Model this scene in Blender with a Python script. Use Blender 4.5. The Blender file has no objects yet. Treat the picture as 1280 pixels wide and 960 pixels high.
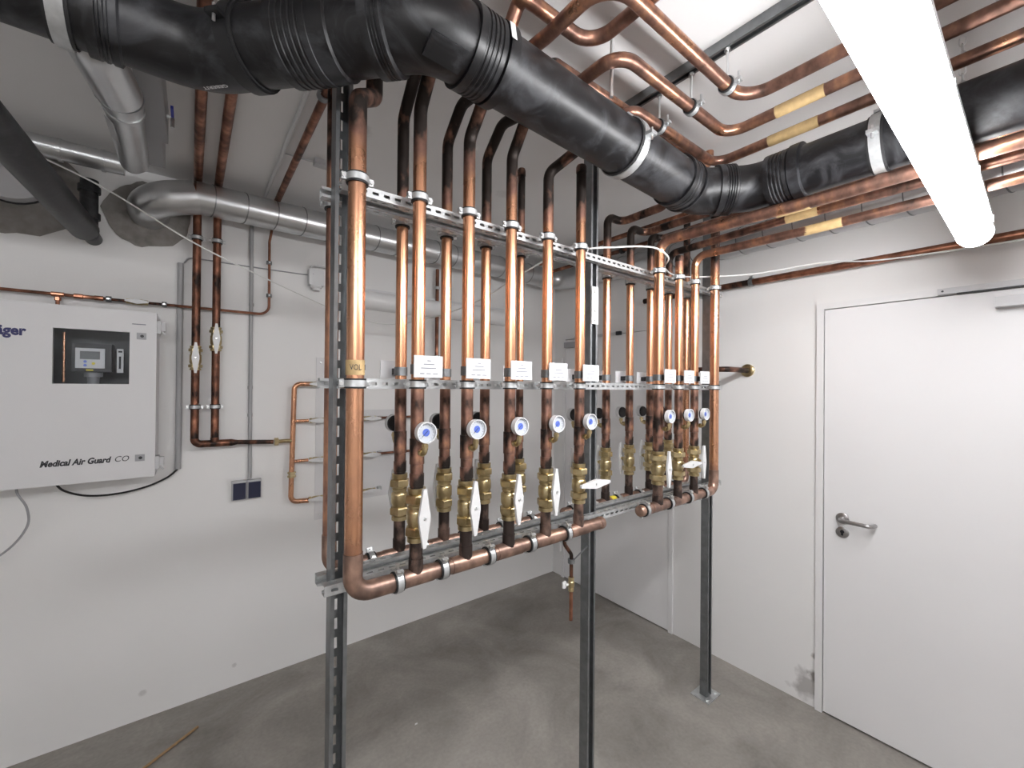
import bpy, math, random
from mathutils import Vector, Matrix
random.seed(7)
scene = bpy.context.scene
col = scene.collection
PI = math.pi

# ------------------------------------------------------------------ camera
cam_d = bpy.data.cameras.new('camera')
cam_d.sensor_width = 36.0
cam_d.lens = 36.0 * 520.3 / 1280.0
cam_d.clip_start = 0.02
cam = bpy.data.objects.new('camera', cam_d)
col.objects.link(cam)
CX = Vector((0.7929, -0.6093, 0.0093))      # right
CF = Vector((0.6092, 0.7930, 0.0052))       # forward
CX.normalize()
CF = (CF - CX * CF.dot(CX)).normalized()
CU = CX.cross(CF)
mw = Matrix((( CX.x, CU.x, -CF.x, -2.526),
             ( CX.y, CU.y, -CF.y, -2.675),
             ( CX.z, CU.z, -CF.z, 1.62),
             (0, 0, 0, 1)))
cam.matrix_world = mw
scene.camera = cam

# ------------------------------------------------------------------ world + exposure
world = bpy.data.worlds.new('world')
scene.world = world
world.use_nodes = True
bg = world.node_tree.nodes['Background']
bg.inputs[0].default_value = (0.05, 0.05, 0.05, 1)
bg.inputs[1].default_value = 0.2
vs = scene.view_settings
vs.view_transform = 'Standard'
vs.look = 'None'
vs.gamma = 1.0
vs.use_curve_mapping = False
vs.exposure = 0.55
LAMP_POWER = 36.0        # radiance of the lit tubes' diffusers

# ------------------------------------------------------------------ materials
def new_mat(name):
    m = bpy.data.materials.new(name)
    m.use_nodes = True
    nt = m.node_tree
    b = nt.nodes['Principled BSDF']
    return m, nt, b

def simple(name, c, rough=0.5, metal=0.0, noise=0.0, scale=20.0, bump=0.0, bscale=60.0, spec=None, c2=None):
    m, nt, b = new_mat(name)
    b.inputs['Base Color'].default_value = (*c, 1)
    b.inputs['Roughness'].default_value = rough
    b.inputs['Metallic'].default_value = metal
    if spec is not None:
        b.inputs['Specular IOR Level'].default_value = spec
    tc = nt.nodes.new('ShaderNodeTexCoord')
    if noise > 0:
        n = nt.nodes.new('ShaderNodeTexNoise')
        n.inputs['Scale'].default_value = scale
        n.inputs['Detail'].default_value = 5
        nt.links.new(tc.outputs['Object'], n.inputs['Vector'])
        r = nt.nodes.new('ShaderNodeValToRGB')
        r.color_ramp.elements[0].position = 0.3
        r.color_ramp.elements[1].position = 0.7
        d = c2 if c2 else tuple(x * (1 - noise) for x in c)
        r.color_ramp.elements[0].color = (*d, 1)
        r.color_ramp.elements[1].color = (*c, 1)
        nt.links.new(n.outputs['Fac'], r.inputs['Fac'])
        nt.links.new(r.outputs['Color'], b.inputs['Base Color'])
    if bump > 0:
        n2 = nt.nodes.new('ShaderNodeTexNoise')
        n2.inputs['Scale'].default_value = bscale
        n2.inputs['Detail'].default_value = 4
        nt.links.new(tc.outputs['Object'], n2.inputs['Vector'])
        bp = nt.nodes.new('ShaderNodeBump')
        bp.inputs['Strength'].default_value = bump
        bp.inputs['Distance'].default_value = 0.004
        nt.links.new(n2.outputs['Fac'], bp.inputs['Height'])
        nt.links.new(bp.outputs['Normal'], b.inputs['Normal'])
    return m

def copper_mat(name, bright, mid, dark, rough0=0.26, rough1=0.5):
    m, nt, b = new_mat(name)
    N = nt.nodes.new
    at = N('ShaderNodeAttribute'); at.attribute_name = 'tarnish'
    tc = N('ShaderNodeTexCoord')
    mp = N('ShaderNodeMapping'); mp.inputs['Scale'].default_value = (1, 1, 0.6)
    nt.links.new(tc.outputs['Object'], mp.inputs['Vector'])
    n = N('ShaderNodeTexNoise'); n.inputs['Scale'].default_value = 26; n.inputs['Detail'].default_value = 5
    nt.links.new(mp.outputs['Vector'], n.inputs['Vector'])
    n2 = N('ShaderNodeTexNoise'); n2.inputs['Scale'].default_value = 7; n2.inputs['Detail'].default_value = 3
    nt.links.new(mp.outputs['Vector'], n2.inputs['Vector'])
    av = N('ShaderNodeMath'); av.operation = 'ADD'
    nt.links.new(n.outputs['Fac'], av.inputs[0]); nt.links.new(n2.outputs['Fac'], av.inputs[1])
    s = N('ShaderNodeMath'); s.operation = 'SUBTRACT'; s.inputs[1].default_value = 1.0
    nt.links.new(av.outputs[0], s.inputs[0])
    k = N('ShaderNodeMath'); k.operation = 'MULTIPLY'
    kk = N('ShaderNodeMapRange'); kk.inputs[3].default_value = 0.25; kk.inputs[4].default_value = 2.9
    nt.links.new(at.outputs['Fac'], kk.inputs[0])
    nt.links.new(s.outputs[0], k.inputs[0]); nt.links.new(kk.outputs[0], k.inputs[1])
    a = N('ShaderNodeMath'); a.operation = 'ADD'; a.use_clamp = True
    nt.links.new(at.outputs['Fac'], a.inputs[0]); nt.links.new(k.outputs[0], a.inputs[1])
    r = N('ShaderNodeValToRGB')
    e = r.color_ramp.elements
    e[0].position = 0.0; e[0].color = (*bright, 1)
    e[1].position = 1.0; e[1].color = (*dark, 1)
    x = e.new(0.45); x.color = (*mid, 1)
    nt.links.new(a.outputs[0], r.inputs['Fac'])
    nt.links.new(r.outputs['Color'], b.inputs['Base Color'])
    rr = N('ShaderNodeMapRange'); rr.inputs[3].default_value = rough0; rr.inputs[4].default_value = rough1
    nt.links.new(a.outputs[0], rr.inputs[0]); nt.links.new(rr.outputs[0], b.inputs['Roughness'])
    mm = N('ShaderNodeMapRange'); mm.inputs[3].default_value = 1.0; mm.inputs[4].default_value = 0.7
    nt.links.new(a.outputs[0], mm.inputs[0]); nt.links.new(mm.outputs[0], b.inputs['Metallic'])
    return m

def wall_mat(name, base, stain_pts):
    """off-white emulsion with fine roller relief; stain_pts = scuffs (x,y,z,radius,strength)"""
    m, nt, b = new_mat(name)
    N = nt.nodes.new
    b.inputs['Roughness'].default_value = 0.7
    g = N('ShaderNodeNewGeometry')
    n = N('ShaderNodeTexNoise'); n.inputs['Scale'].default_value = 1.6; n.inputs['Detail'].default_value = 6
    nt.links.new(g.outputs['Position'], n.inputs['Vector'])
    mx = N('ShaderNodeMix'); mx.data_type = 'RGBA'
    mx.inputs[6].default_value = (*[v * 0.955 for v in base], 1)
    mx.inputs[7].default_value = (*base, 1)
    nt.links.new(n.outputs['Fac'], mx.inputs[0])
    last = mx.outputs[2]
    wn = N('ShaderNodeTexNoise'); wn.inputs['Scale'].default_value = 14; wn.inputs['Detail'].default_value = 5
    nt.links.new(g.outputs['Position'], wn.inputs['Vector'])
    for (x, y, z, rad, st) in stain_pts:
        d = N('ShaderNodeVectorMath'); d.operation = 'DISTANCE'; d.inputs[1].default_value = (x, y, z)
        nt.links.new(g.outputs['Position'], d.inputs[0])
        ad = N('ShaderNodeMath'); ad.operation = 'MULTIPLY_ADD'; ad.inputs[1].default_value = rad * 2.2; ad.inputs[2].default_value = -rad * 1.1
        nt.links.new(wn.outputs['Fac'], ad.inputs[0])
        sm = N('ShaderNodeMath'); sm.operation = 'ADD'
        nt.links.new(d.outputs['Value'], sm.inputs[0]); nt.links.new(ad.outputs[0], sm.inputs[1])
        mr = N('ShaderNodeMapRange'); mr.inputs[1].default_value = rad; mr.inputs[2].default_value = rad * 0.45
        mr.inputs[3].default_value = 0; mr.inputs[4].default_value = st
        nt.links.new(sm.outputs[0], mr.inputs[0])
        q = N('ShaderNodeMix'); q.data_type = 'RGBA'
        nt.links.new(mr.outputs[0], q.inputs[0]); nt.links.new(last, q.inputs[6])
        q.inputs[7].default_value = (0.20, 0.18, 0.165, 1)
        last = q.outputs[2]
    nt.links.new(last, b.inputs['Base Color'])
    n2 = N('ShaderNodeTexNoise'); n2.inputs['Scale'].default_value = 220; n2.inputs['Detail'].default_value = 3
    nt.links.new(g.outputs['Position'], n2.inputs['Vector'])
    bp = N('ShaderNodeBump'); bp.inputs['Strength'].default_value = 0.12; bp.inputs['Distance'].default_value = 0.002
    nt.links.new(n2.outputs['Fac'], bp.inputs['Height']); nt.links.new(bp.outputs['Normal'], b.inputs['Normal'])
    return m

def floor_mat():
    m, nt, b = new_mat('concrete_floor')
    N = nt.nodes.new
    g = N('ShaderNodeNewGeometry')
    n = N('ShaderNodeTexNoise'); n.inputs['Scale'].default_value = 2.2; n.inputs['Detail'].default_value = 8; n.inputs['Roughness'].default_value = 0.62
    n.inputs['Distortion'].default_value = 0.6
    n2 = N('ShaderNodeTexNoise'); n2.inputs['Scale'].default_value = 60; n2.inputs['Detail'].default_value = 4
    for q in (n, n2): nt.links.new(g.outputs['Position'], q.inputs['Vector'])
    r = N('ShaderNodeValToRGB'); e = r.color_ramp.elements
    e[0].position = 0.28; e[0].color = (0.20, 0.183, 0.165, 1)
    e[1].position = 0.75; e[1].color = (0.47, 0.44, 0.40, 1)
    nt.links.new(n.outputs['Fac'], r.inputs['Fac'])
    mx = N('ShaderNodeMix'); mx.data_type = 'RGBA'; mx.blend_type = 'MULTIPLY'; mx.inputs[0].default_value = 0.3
    nt.links.new(r.outputs['Color'], mx.inputs[6]); nt.links.new(n2.outputs['Fac'], mx.inputs[7])
    nt.links.new(mx.outputs[2], b.inputs['Base Color'])
    mr = N('ShaderNodeMapRange'); mr.inputs[3].default_value = 0.42; mr.inputs[4].default_value = 0.7
    nt.links.new(n.outputs['Fac'], mr.inputs[0]); nt.links.new(mr.outputs[0], b.inputs['Roughness'])
    bp = N('ShaderNodeBump'); bp.inputs['Strength'].default_value = 0.1; bp.inputs['Distance'].default_value = 0.003
    nt.links.new(n2.outputs['Fac'], bp.inputs['Height']); nt.links.new(bp.outputs['Normal'], b.inputs['Normal'])
    return m

def black_mat():
    m, nt, b = new_mat('black_polyethylene')
    N = nt.nodes.new
    tc = N('ShaderNodeTexCoord')
    n = N('ShaderNodeTexNoise'); n.inputs['Scale'].default_value = 9; n.inputs['Detail'].default_value = 7; n.inputs['Roughness'].default_value = 0.65
    n.inputs['Distortion'].default_value = 1.2
    nt.links.new(tc.outputs['Object'], n.inputs['Vector'])
    r = N('ShaderNodeValToRGB'); e = r.color_ramp.elements
    e[0].position = 0.48; e[0].color = (0.004, 0.004, 0.005, 1)
    e[1].position = 0.85; e[1].color = (0.070, 0.072, 0.080, 1)
    nt.links.new(n.outputs['Fac'], r.inputs['Fac']); nt.links.new(r.outputs['Color'], b.inputs['Base Color'])
    mr = N('ShaderNodeMapRange'); mr.inputs[3].default_value = 0.24; mr.inputs[4].default_value = 0.60
    nt.links.new(n.outputs['Fac'], mr.inputs[0]); nt.links.new(mr.outputs[0], b.inputs['Roughness'])
    return m

def glow_mat(name, c, s):
    m = bpy.data.materials.new(name); m.use_nodes = True
    nt = m.node_tree; nt.nodes.clear()
    o = nt.nodes.new('ShaderNodeOutputMaterial'); e = nt.nodes.new('ShaderNodeEmission')
    e.inputs[0].default_value = (*c, 1); e.inputs[1].default_value = s
    nt.links.new(e.outputs[0], o.inputs[0])
    return m

def pane_mat(name):
    m = bpy.data.materials.new(name); m.use_nodes = True
    nt = m.node_tree; nt.nodes.clear()
    o = nt.nodes.new('ShaderNodeOutputMaterial'); t = nt.nodes.new('ShaderNodeBsdfTransparent')
    g = nt.nodes.new('ShaderNodeBsdfGlossy'); g.inputs['Roughness'].default_value = 0.08
    mx = nt.nodes.new('ShaderNodeMixShader'); mx.inputs[0].default_value = 0.008
    t.inputs[0].default_value = (0.93, 0.94, 0.95, 1)
    nt.links.new(t.outputs[0], mx.inputs[1]); nt.links.new(g.outputs[0], mx.inputs[2])
    nt.links.new(mx.outputs[0], o.inputs[0])
    return m

WALL = (0.80, 0.793, 0.785)
M = {
 'wall_back': wall_mat('wall_paint_back', WALL, [(-2.70, 0, 0.125, 0.016, .3), (-2.33, 0, 0.11, 0.014, .3)]),
 'wall_right': wall_mat('wall_paint_right', WALL, [(0, -1.905, 0.09, 0.085, .6), (0, -1.935, 0.16, 0.035, .9), (0, -1.937, 0.26, 0.02, .7)]),
 'wall_plain': wall_mat('wall_paint_plain', WALL, []),
 'ceiling': wall_mat('ceiling_paint', (0.80, 0.79, 0.785), [(-2.0, -1.0, 2.64, .05, .25), (-1.2, -.9, 2.64, .06, .2)]),
 'floor': floor_mat(),
 'door': simple('door_white', (0.78, 0.775, 0.78), 0.42, noise=0.02, scale=3),
 'frame': simple('door_frame_white', (0.76, 0.755, 0.755), 0.45),
 'copper': copper_mat('copper', (0.74, 0.385, 0.225), (0.29, 0.155, 0.115), (0.028, 0.021, 0.018), .24, .5),
 'copper_header': copper_mat('copper_header', (0.66, 0.43, 0.33), (0.30, 0.195, 0.155), (0.050, 0.036, 0.032), .34, .5),
 'copper_dull': copper_mat('copper_dull', (0.52, 0.24, 0.15), (0.22, 0.095, 0.06), (0.03, 0.02, 0.016), .32, .55),
 'brass': simple('brass', (0.66, 0.55, 0.33), 0.3, 1.0, .35, 30, c2=(0.40, 0.31, 0.16)),
 'galv': simple('galvanised_steel', (0.62, 0.635, 0.64), 0.42, 0.75, .25, 45),
 'galv_dark': simple('galvanised_steel_dull', (0.25, 0.262, 0.27), 0.40, 0.8, .25, 30),
 'duct': simple('duct_sheet_metal', (0.66, 0.67, 0.68), 0.3, 0.95, .15, 8),
 'zinc': simple('zinc_fasteners', (0.72, 0.73, 0.73), 0.28, 0.95),
 'rubber': simple('black_rubber', (0.015, 0.015, 0.016), 0.6),
 'black': black_mat(),
 'lever': simple('white_lever_paint', (0.66, 0.66, 0.66), 0.38),
 'plastic': simple('white_plastic', (0.66, 0.66, 0.665), 0.4),
 'card': simple('white_label_board', (0.64, 0.645, 0.66), 0.45),
 'print': simple('grey_print', (0.20, 0.21, 0.24), 0.6),
 'dial': simple('gauge_dial_white', (0.68, 0.69, 0.72), 0.4),
 'blue': simple('dial_blue', (0.13, 0.20, 0.66), 0.4),
 'navy': simple('navy_print', (0.008, 0.008, 0.10), 0.5),
 'ink': simple('black_ink', (0.02, 0.02, 0.025), 0.5),
 'pane': pane_mat('clear_pane'),
 'cabinet': simple('cabinet_powder_coat', (0.66, 0.655, 0.66), 0.45, bump=.03, bscale=300),
 'inner': simple('cabinet_interior', (0.13, 0.13, 0.135), 0.5, noise=.3, scale=10),
 'dark': simple('dark_plastic', (0.008, 0.008, 0.009), 0.45),
 'lcd': simple('lcd_grey', (0.07, 0.075, 0.075), 0.3),
 'grey': simple('grey_plastic', (0.32, 0.32, 0.33), 0.45),
 'greylight': simple('light_grey_plastic', (0.52, 0.52, 0.53), 0.45),
 'yellow': simple('yellow_sticker', (0.75, 0.62, 0.05), 0.5),
 'tape': simple('masking_tape', (0.60, 0.42, 0.20), 0.6, noise=.25, scale=50),
 'switch': simple('blue_black_switch', (0.015, 0.018, 0.05), 0.35),
 'steel': simple('stainless_steel', (0.42, 0.41, 0.41), 0.3, 1.0),
 'mortar': simple('grey_mortar', (0.33, 0.31, 0.29), 0.9, noise=.4, scale=18, bump=.6, bscale=40),
 'cord': simple('white_cord', (0.72, 0.72, 0.70), 0.5),
 'conduit': simple('grey_conduit', (0.36, 0.36, 0.365), 0.5),
 'wood': simple('wood_stick', (0.48, 0.30, 0.15), 0.6, noise=.4, scale=40),
 'lamp': glow_mat('lit_diffuser', (0.985, 0.985, 1.0), LAMP_POWER),
 'opal': simple('unlit_opal_diffuser', (0.80, 0.80, 0.80), 0.3),
 'bluehandle': simple('blue_handle', (0.03, 0.04, 0.35), 0.4),
}

# ------------------------------------------------------------------ mesh helpers
def frame(d):
    d = Vector(d).normalized()
    a = Vector((0, 0, 1)) if abs(d.z) < 0.9 else Vector((1, 0, 0))
    u = a.cross(d).normalized()
    return u, d.cross(u), d

class MB:
    def __init__(self):
        self.v = []; self.f = []; self.t = []
    def add(self, vs, fs, t=None):
        o = len(self.v)
        self.v += [Vector(p) for p in vs]
        self.t += (t if t is not None else [0.0] * len(vs))
        self.f += [tuple(i + o for i in f) for f in fs]
        return self
    def box(self, lo, hi):
        x0, y0, z0 = lo; x1, y1, z1 = hi
        return self.add([(x0,y0,z0),(x1,y0,z0),(x1,y1,z0),(x0,y1,z0),(x0,y0,z1),(x1,y0,z1),(x1,y1,z1),(x0,y1,z1)],
            [(0,3,2,1),(4,5,6,7),(0,1,5,4),(1,2,6,5),(2,3,7,6),(3,0,4,7)])
    def obox(self, c, u, v, w, a, b, d):
        c = Vector(c); u = Vector(u); v = Vector(v); w = Vector(w)
        P = []
        for k in (-1, 1):
            for (i, j) in ((-1,-1),(1,-1),(1,1),(-1,1)):
                P.append(c + u*(i*a/2) + v*(j*b/2) + w*(k*d/2))
        return self.add(P, [(0,3,2,1),(4,5,6,7),(0,1,5,4),(1,2,6,5),(2,3,7,6),(3,0,4,7)])
    def sweep(self, pts, rads, seg, caps=True, tar=None):
        n = len(pts); vs = []; ts = []; fs = []
        tan = []
        for i in range(n):
            a = pts[max(0, i-1)]; b = pts[min(n-1, i+1)]
            t = (b - a)
            tan.append(t.normalized() if t.length > 1e-9 else Vector((0,0,1)))
        u, w, _ = frame(tan[0])
        for i in range(n):
            t = tan[i]
            u = (u - t * u.dot(t))
            u = u.normalized() if u.length > 1e-6 else frame(t)[0]
            w = t.cross(u)
            for k in range(seg):
                an = 2*PI*k/seg
                p = pts[i] + (u*math.cos(an) + w*math.sin(an)) * rads[i]
                vs.append(p); ts.append(tar(p) if tar else 0.0)
        for i in range(n-1):
            for k in range(seg):
                a = i*seg+k; b = i*seg+(k+1) % seg
                fs.append((a, b, b+seg, a+seg))
        if caps:
            fs.append(tuple(reversed(range(seg))))
            fs.append(tuple(range((n-1)*seg, n*seg)))
        return self.add(vs, fs, ts)
    def tube(self, path, r, fillet=0.0, seg=14, nf=6, step=0.03, caps=True, tar=None):
        return self.sweep(*polyline(path, r, fillet, nf, step), seg, caps, tar)
    def lathe(self, prof, o, d, seg=20, tar=None):
        """prof = [(r, h)...] along direction d from o; closed when r=0 at ends"""
        u, w, d = frame(d); o = Vector(o)
        pts = []; fs = []; ts = []; rows = []
        for (r, h) in prof:
            if r < 1e-7:
                rows.append([len(pts)]); pts.append(o + d*h)
            else:
                rows.append(list(range(len(pts), len(pts)+seg)))
                for k in range(seg):
                    an = 2*PI*(k+.5)/seg
                    pts.append(o + d*h + (u*math.cos(an)+w*math.sin(an))*r)
        for a, b in zip(rows[:-1], rows[1:]):
            for k in range(seg):
                k2 = (k+1) % seg
                if len(a) == 1 and len(b) == 1: continue
                if len(a) == 1: fs.append((a[0], b[k2], b[k]))
                elif len(b) == 1: fs.append((a[k], a[k2], b[0]))
                else: fs.append((a[k], a[k2], b[k2], b[k]))
        if len(rows[0]) > 1: fs.append(tuple(reversed(rows[0])))
        if len(rows[-1]) > 1: fs.append(tuple(rows[-1]))
        return self.add(pts, fs, [tar(p) for p in pts] if tar else None)
    def ring(self, o, d, r0, r1, w, seg=24):
        return self.lathe([(r0, -w/2), (r1, -w/2), (r1, w/2), (r0, w/2), (r0, -w/2)][:4], o, d, seg) if r0 <= 0 else self._ring(o, d, r0, r1, w, seg)
    def _ring(self, o, d, r0, r1, w, seg):
        u, x, d = frame(d); o = Vector(o); vs = []; fs = []
        for (r, h) in ((r0,-w/2),(r1,-w/2),(r1,w/2),(r0,w/2)):
            for k in range(seg):
                an = 2*PI*k/seg
                vs.append(o + d*h + (u*math.cos(an)+x*math.sin(an))*r)
        for j in range(4):
            j2 = (j+1) % 4
            for k in range(seg):
                k2 = (k+1) % seg
                fs.append((j*seg+k, j*seg+k2, j2*seg+k2, j2*seg+k))
        return self.add(vs, fs)
    def prism(self, poly, o, u, v, depth):
        o = Vector(o); u = Vector(u).normalized(); v = Vector(v).normalized(); w = u.cross(v)
        n = len(poly)
        vs = [o + u*a + v*b for a, b in poly] + [o + u*a + v*b + w*depth for a, b in poly]
        fs = [tuple(reversed(range(n))), tuple(range(n, 2*n))] + [(i, (i+1) % n, (i+1) % n+n, i+n) for i in range(n)]
        return self.add(vs, fs)
    def slotted(self, o, u, v, n, L, W, T, pitch, sl, sw):
        """plate from o: length L along u, width W along v, thickness T along n, with a row of slots"""
        o = Vector(o); u = Vector(u); v = Vector(v); n = Vector(n)
        def bb(a0, a1, b0, b1):
            c = o + u*((a0+a1)/2) + v*((b0+b1)/2) + n*(T/2)
            self.obox(c, u, v, n, a1-a0, b1-b0, T)
        e = (W-sw)/2
        bb(0, L, 0, e); bb(0, L, W-e, W)
        k = int(L/pitch); st = (L-k*pitch)/2
        p = 0.0
        for i in range(k):
            s0 = st + i*pitch + (pitch-sl)/2
            bb(p, s0, e, W-e); p = s0 + sl
        bb(p, L, e, W-e)
        return self
    def mesh(self, name, off=Vector((0,0,0)), smooth=True, angle=35):
        me = bpy.data.meshes.new(name)
        me.from_pydata([tuple(p - off) for p in self.v], [], self.f)
        a = me.attributes.new('tarnish', 'FLOAT', 'POINT')
        a.data.foreach_set('value', self.t)
        if smooth:
            me.polygons.foreach_set('use_smooth', [True]*len(me.polygons))
            me.set_sharp_from_angle(angle=math.radians(angle))
        me.update()
        return me

def polyline(path, r, fillet=0.0, nf=6, step=0.03):
    path = [Vector(p) for p in path]
    pts = [path[0]]
    for i in range(1, len(path)-1):
        a, b, c = path[i-1], path[i], path[i+1]
        d0 = (a-b).normalized(); d1 = (c-b).normalized()
        ang = d0.angle(d1)
        fl = fillet[i-1] if isinstance(fillet, (list, tuple)) else fillet
        if fl <= 0 or ang > PI-0.01:
            pts.append(b); continue
        cut = fl / math.tan(ang/2)
        cut = min(cut, (a-b).length*0.49 if i > 1 else (a-b).length*0.95, (c-b).length*0.49 if i < len(path)-2 else (c-b).length*0.95)
        rr = cut * math.tan(ang/2)
        bis = (d0+d1).normalized()
        cen = b + bis * (rr/math.sin(ang/2))
        p0 = b + d0*cut; p1 = b + d1*cut
        v0 = p0-cen; v1 = p1-cen; tot = v0.angle(v1)
        ax = v0.cross(v1).normalized()
        for k in range(nf+1):
            pts.append(cen + Matrix.Rotation(tot*k/nf, 3, ax) @ v0)
    pts.append(path[-1])
    out = [pts[0]]
    for p in pts[1:]:
        L = (p-out[-1]).length
        if L < 1e-6: continue
        q = out[-1].copy(); k = int(L/step)
        if step and k > 1:
            for j in range(1, k): out.append(q.lerp(p, j/k))
        out.append(p)
    return out, [r]*len(out)

def obj(name, mb, mat, parent=None, shift=True, smooth=True, angle=35):
    """one mesh object. Points are given in world space; a child's are stored relative to its thing."""
    if parent is not None:
        off = parent_pos(parent) if shift else Vector((0,0,0))
        me = mb.mesh(name, off, smooth, angle)
    else:
        xs = [p.x for p in mb.v]; ys = [p.y for p in mb.v]; zs = [p.z for p in mb.v]
        off = Vector(((min(xs)+max(xs))/2, (min(ys)+max(ys))/2, min(zs))) if shift else Vector((0,0,0))
        me = mb.mesh(name, off, smooth, angle)
    me.materials.append(M[mat])
    o = bpy.data.objects.new(name, me)
    col.objects.link(o)
    if parent is not None: o.parent = parent
    else: o.location = off
    return o

def parent_pos(o):
    p = Vector(o.location)
    while o.parent is not None:
        o = o.parent; p = p + Vector(o.location)
    return p

def tag(o, label, cat, group=None, kind=None):
    o['label'] = label; o['category'] = cat
    if group: o['group'] = group
    if kind: o['kind'] = kind
    return o

def thing(name, label, cat, loc=(0,0,0), group=None, rotz=0.0):
    o = bpy.data.objects.new(name, None)
    o.empty_display_size = 0.05
    col.objects.link(o); o.location = loc; o.rotation_euler = (0, 0, rotz)
    return tag(o, label, cat, group)

def struct(name, mb, mat, label=None, smooth=False):
    me = mb.mesh(name, Vector((0,0,0)), smooth)
    me.materials.append(M[mat])
    o = bpy.data.objects.new(name, me); col.objects.link(o)
    o['kind'] = 'structure'
    if label: o['label'] = label
    return o

def copy_tree(root, loc=None, rot=None, label=None, group=None):
    r = root.copy(); col.objects.link(r)
    if loc is not None: r.location = loc
    if rot is not None: r.rotation_euler = rot
    if label: r['label'] = label
    if group: r['group'] = group
    for ch in list(root.children):
        c = ch.copy(); col.objects.link(c); c.parent = r
        for g in list(ch.children):
            d = g.copy(); col.objects.link(d); d.parent = c
    return r

def text_mesh(body, size, shear=0.0, bold=0.0, sx=1.0):
    cu = bpy.data.curves.new('lettering', 'FONT')
    cu.body = body; cu.size = size; cu.shear = shear; cu.offset = bold; cu.extrude = 0.0
    cu.resolution_u = 3
    cu.align_x = 'LEFT'
    o = bpy.data.objects.new('lettering', cu); col.objects.link(o)
    dg = bpy.context.evaluated_depsgraph_get()
    me = bpy.data.meshes.new_from_object(o.evaluated_get(dg))
    bpy.data.objects.remove(o)
    for v in me.vertices: v.co.x *= sx
    return me

def text(body, size, org, u, v, parent, mat, name='lettering', shear=0.0, bold=0.0, fit=None):
    """lettering lying in the plane (u right, v up), first baseline point at org (world)"""
    me = text_mesh(body, size, shear, bold)
    u = Vector(u).normalized(); v = Vector(v).normalized()
    w = max(p.co.x for p in me.vertices) - min(p.co.x for p in me.vertices)
    s = fit / w if fit else 1.0
    base = Vector(org) - parent_pos(parent)
    for p in me.vertices:
        q = p.co.copy(); p.co = base + u*(q.x*s) + v*q.y
    me.materials.append(M[mat])
    o = bpy.data.objects.new(name, me); col.objects.link(o); o.parent = parent
    return o

ORD = ['first','second','third','fourth','fifth','sixth','seventh','eighth','ninth','tenth','eleventh']

# ================================================================== THE ROOM
ZC = 2.64
XL, YF = -5.0, -4.8
b = MB(); b.box((XL-.1, YF-.1, -.1), (.12, .1, 0)); struct('floor', b, 'floor')
b = MB(); b.box((XL-.1, YF-.1, ZC), (.12, .1, ZC+.1)); struct('ceiling', b, 'ceiling')
b = MB(); b.box((XL-.1, 0, 0), (.12, .1, ZC)); wall_back = struct('wall_back', b, 'wall_back')
b = MB(); b.box((XL-.1, YF, 0), (XL, 0, ZC)); struct('wall_left', b, 'wall_plain')
b = MB(); b.box((XL-.1, YF-.1, 0), (.12, YF, ZC)); struct('wall_front', b, 'wall_plain')
D1 = (-1.940, -2.99); D2 = (-0.112, -1.150); DH = 2.05
b = MB()
b.box((0, D2[0], 0), (.12, 0, ZC)); b.box((0, D2[1], DH), (.12, D2[0], ZC))
b.box((0, D1[0], 0), (.12, D2[1], ZC)); b.box((0, D1[1], DH), (.12, D1[0], ZC))
b.box((0, YF, 0), (.12, D1[1], ZC))
wall_right = struct('wall_right', b, 'wall_right')

def door(name, y0, y1, label):
    d = bpy.data.objects.new(name, None); col.objects.link(d); d.location = (0, (y0+y1)/2, 0)
    d['kind'] = 'structure'; d['label'] = label
    w = .03
    b = MB()
    b.box((-.012, y0-w, 0), (.1, y0, DH)); b.box((-.012, y1, 0), (.1, y1+w, DH)); b.box((-.012, y1+w, DH-w), (.1, y0-w, DH))
    obj('door_frame', b, 'frame', d, smooth=False)
    b = MB(); b.box((-.006, y1+w+.004, .010), (.04, y0-w-.004, DH-w-.004))
    leaf = obj('door_leaf', b, 'door', d, smooth=False)
    b = MB(); b.box((.05, y1+w, 0), (.06, y0-w, DH-w)); obj('dark_gap_panel', b, 'ink', d, smooth=False)  # black panel behind the leaf, paints the shade seen in its gaps
    return d, leaf

d1, leaf1 = door('door_1', D1[0], D1[1], 'wide white steel door with lever handle on right wall')
d2, leaf2 = door('door_2', D2[0], D2[1], 'far white steel door beside the room corner behind the pipe rack')
# lever handle of the near door
hy, hz = -2.050, .992
b = MB(); b.lathe([(0, 0), (.026, 0), (.026, .007), (.023, .009), (0, .009)], (-.006, hy, hz), (-1, 0, 0), 28)
obj('handle_rosette', b, 'steel', d1)
b = MB(); b.tube([(-.014, hy, hz), (-.062, hy, hz), (-.062, hy-.118, hz-.002), (-.018, hy-.123, hz-.003)], .0095, .022, 12, 8)
obj('lever_handle', b, 'steel', d1)
b = MB(); b.lathe([(0, 0), (.026, 0), (.026, .007), (.023, .009), (0, .009)], (-.006, hy, hz-.068), (-1, 0, 0), 28)
kr = obj('key_rosette', b, 'steel', d1)
b = MB(); b.lathe([(0, 0), (.0085, 0), (.0085, .001), (0, .001)], (-.0152, hy, hz-.064), (-1, 0, 0), 16)
b.box((-.0162, hy-.0045, hz-.082), (-.0152, hy+.0045, hz-.066))
obj('keyhole', b, 'ink', d1)
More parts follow.
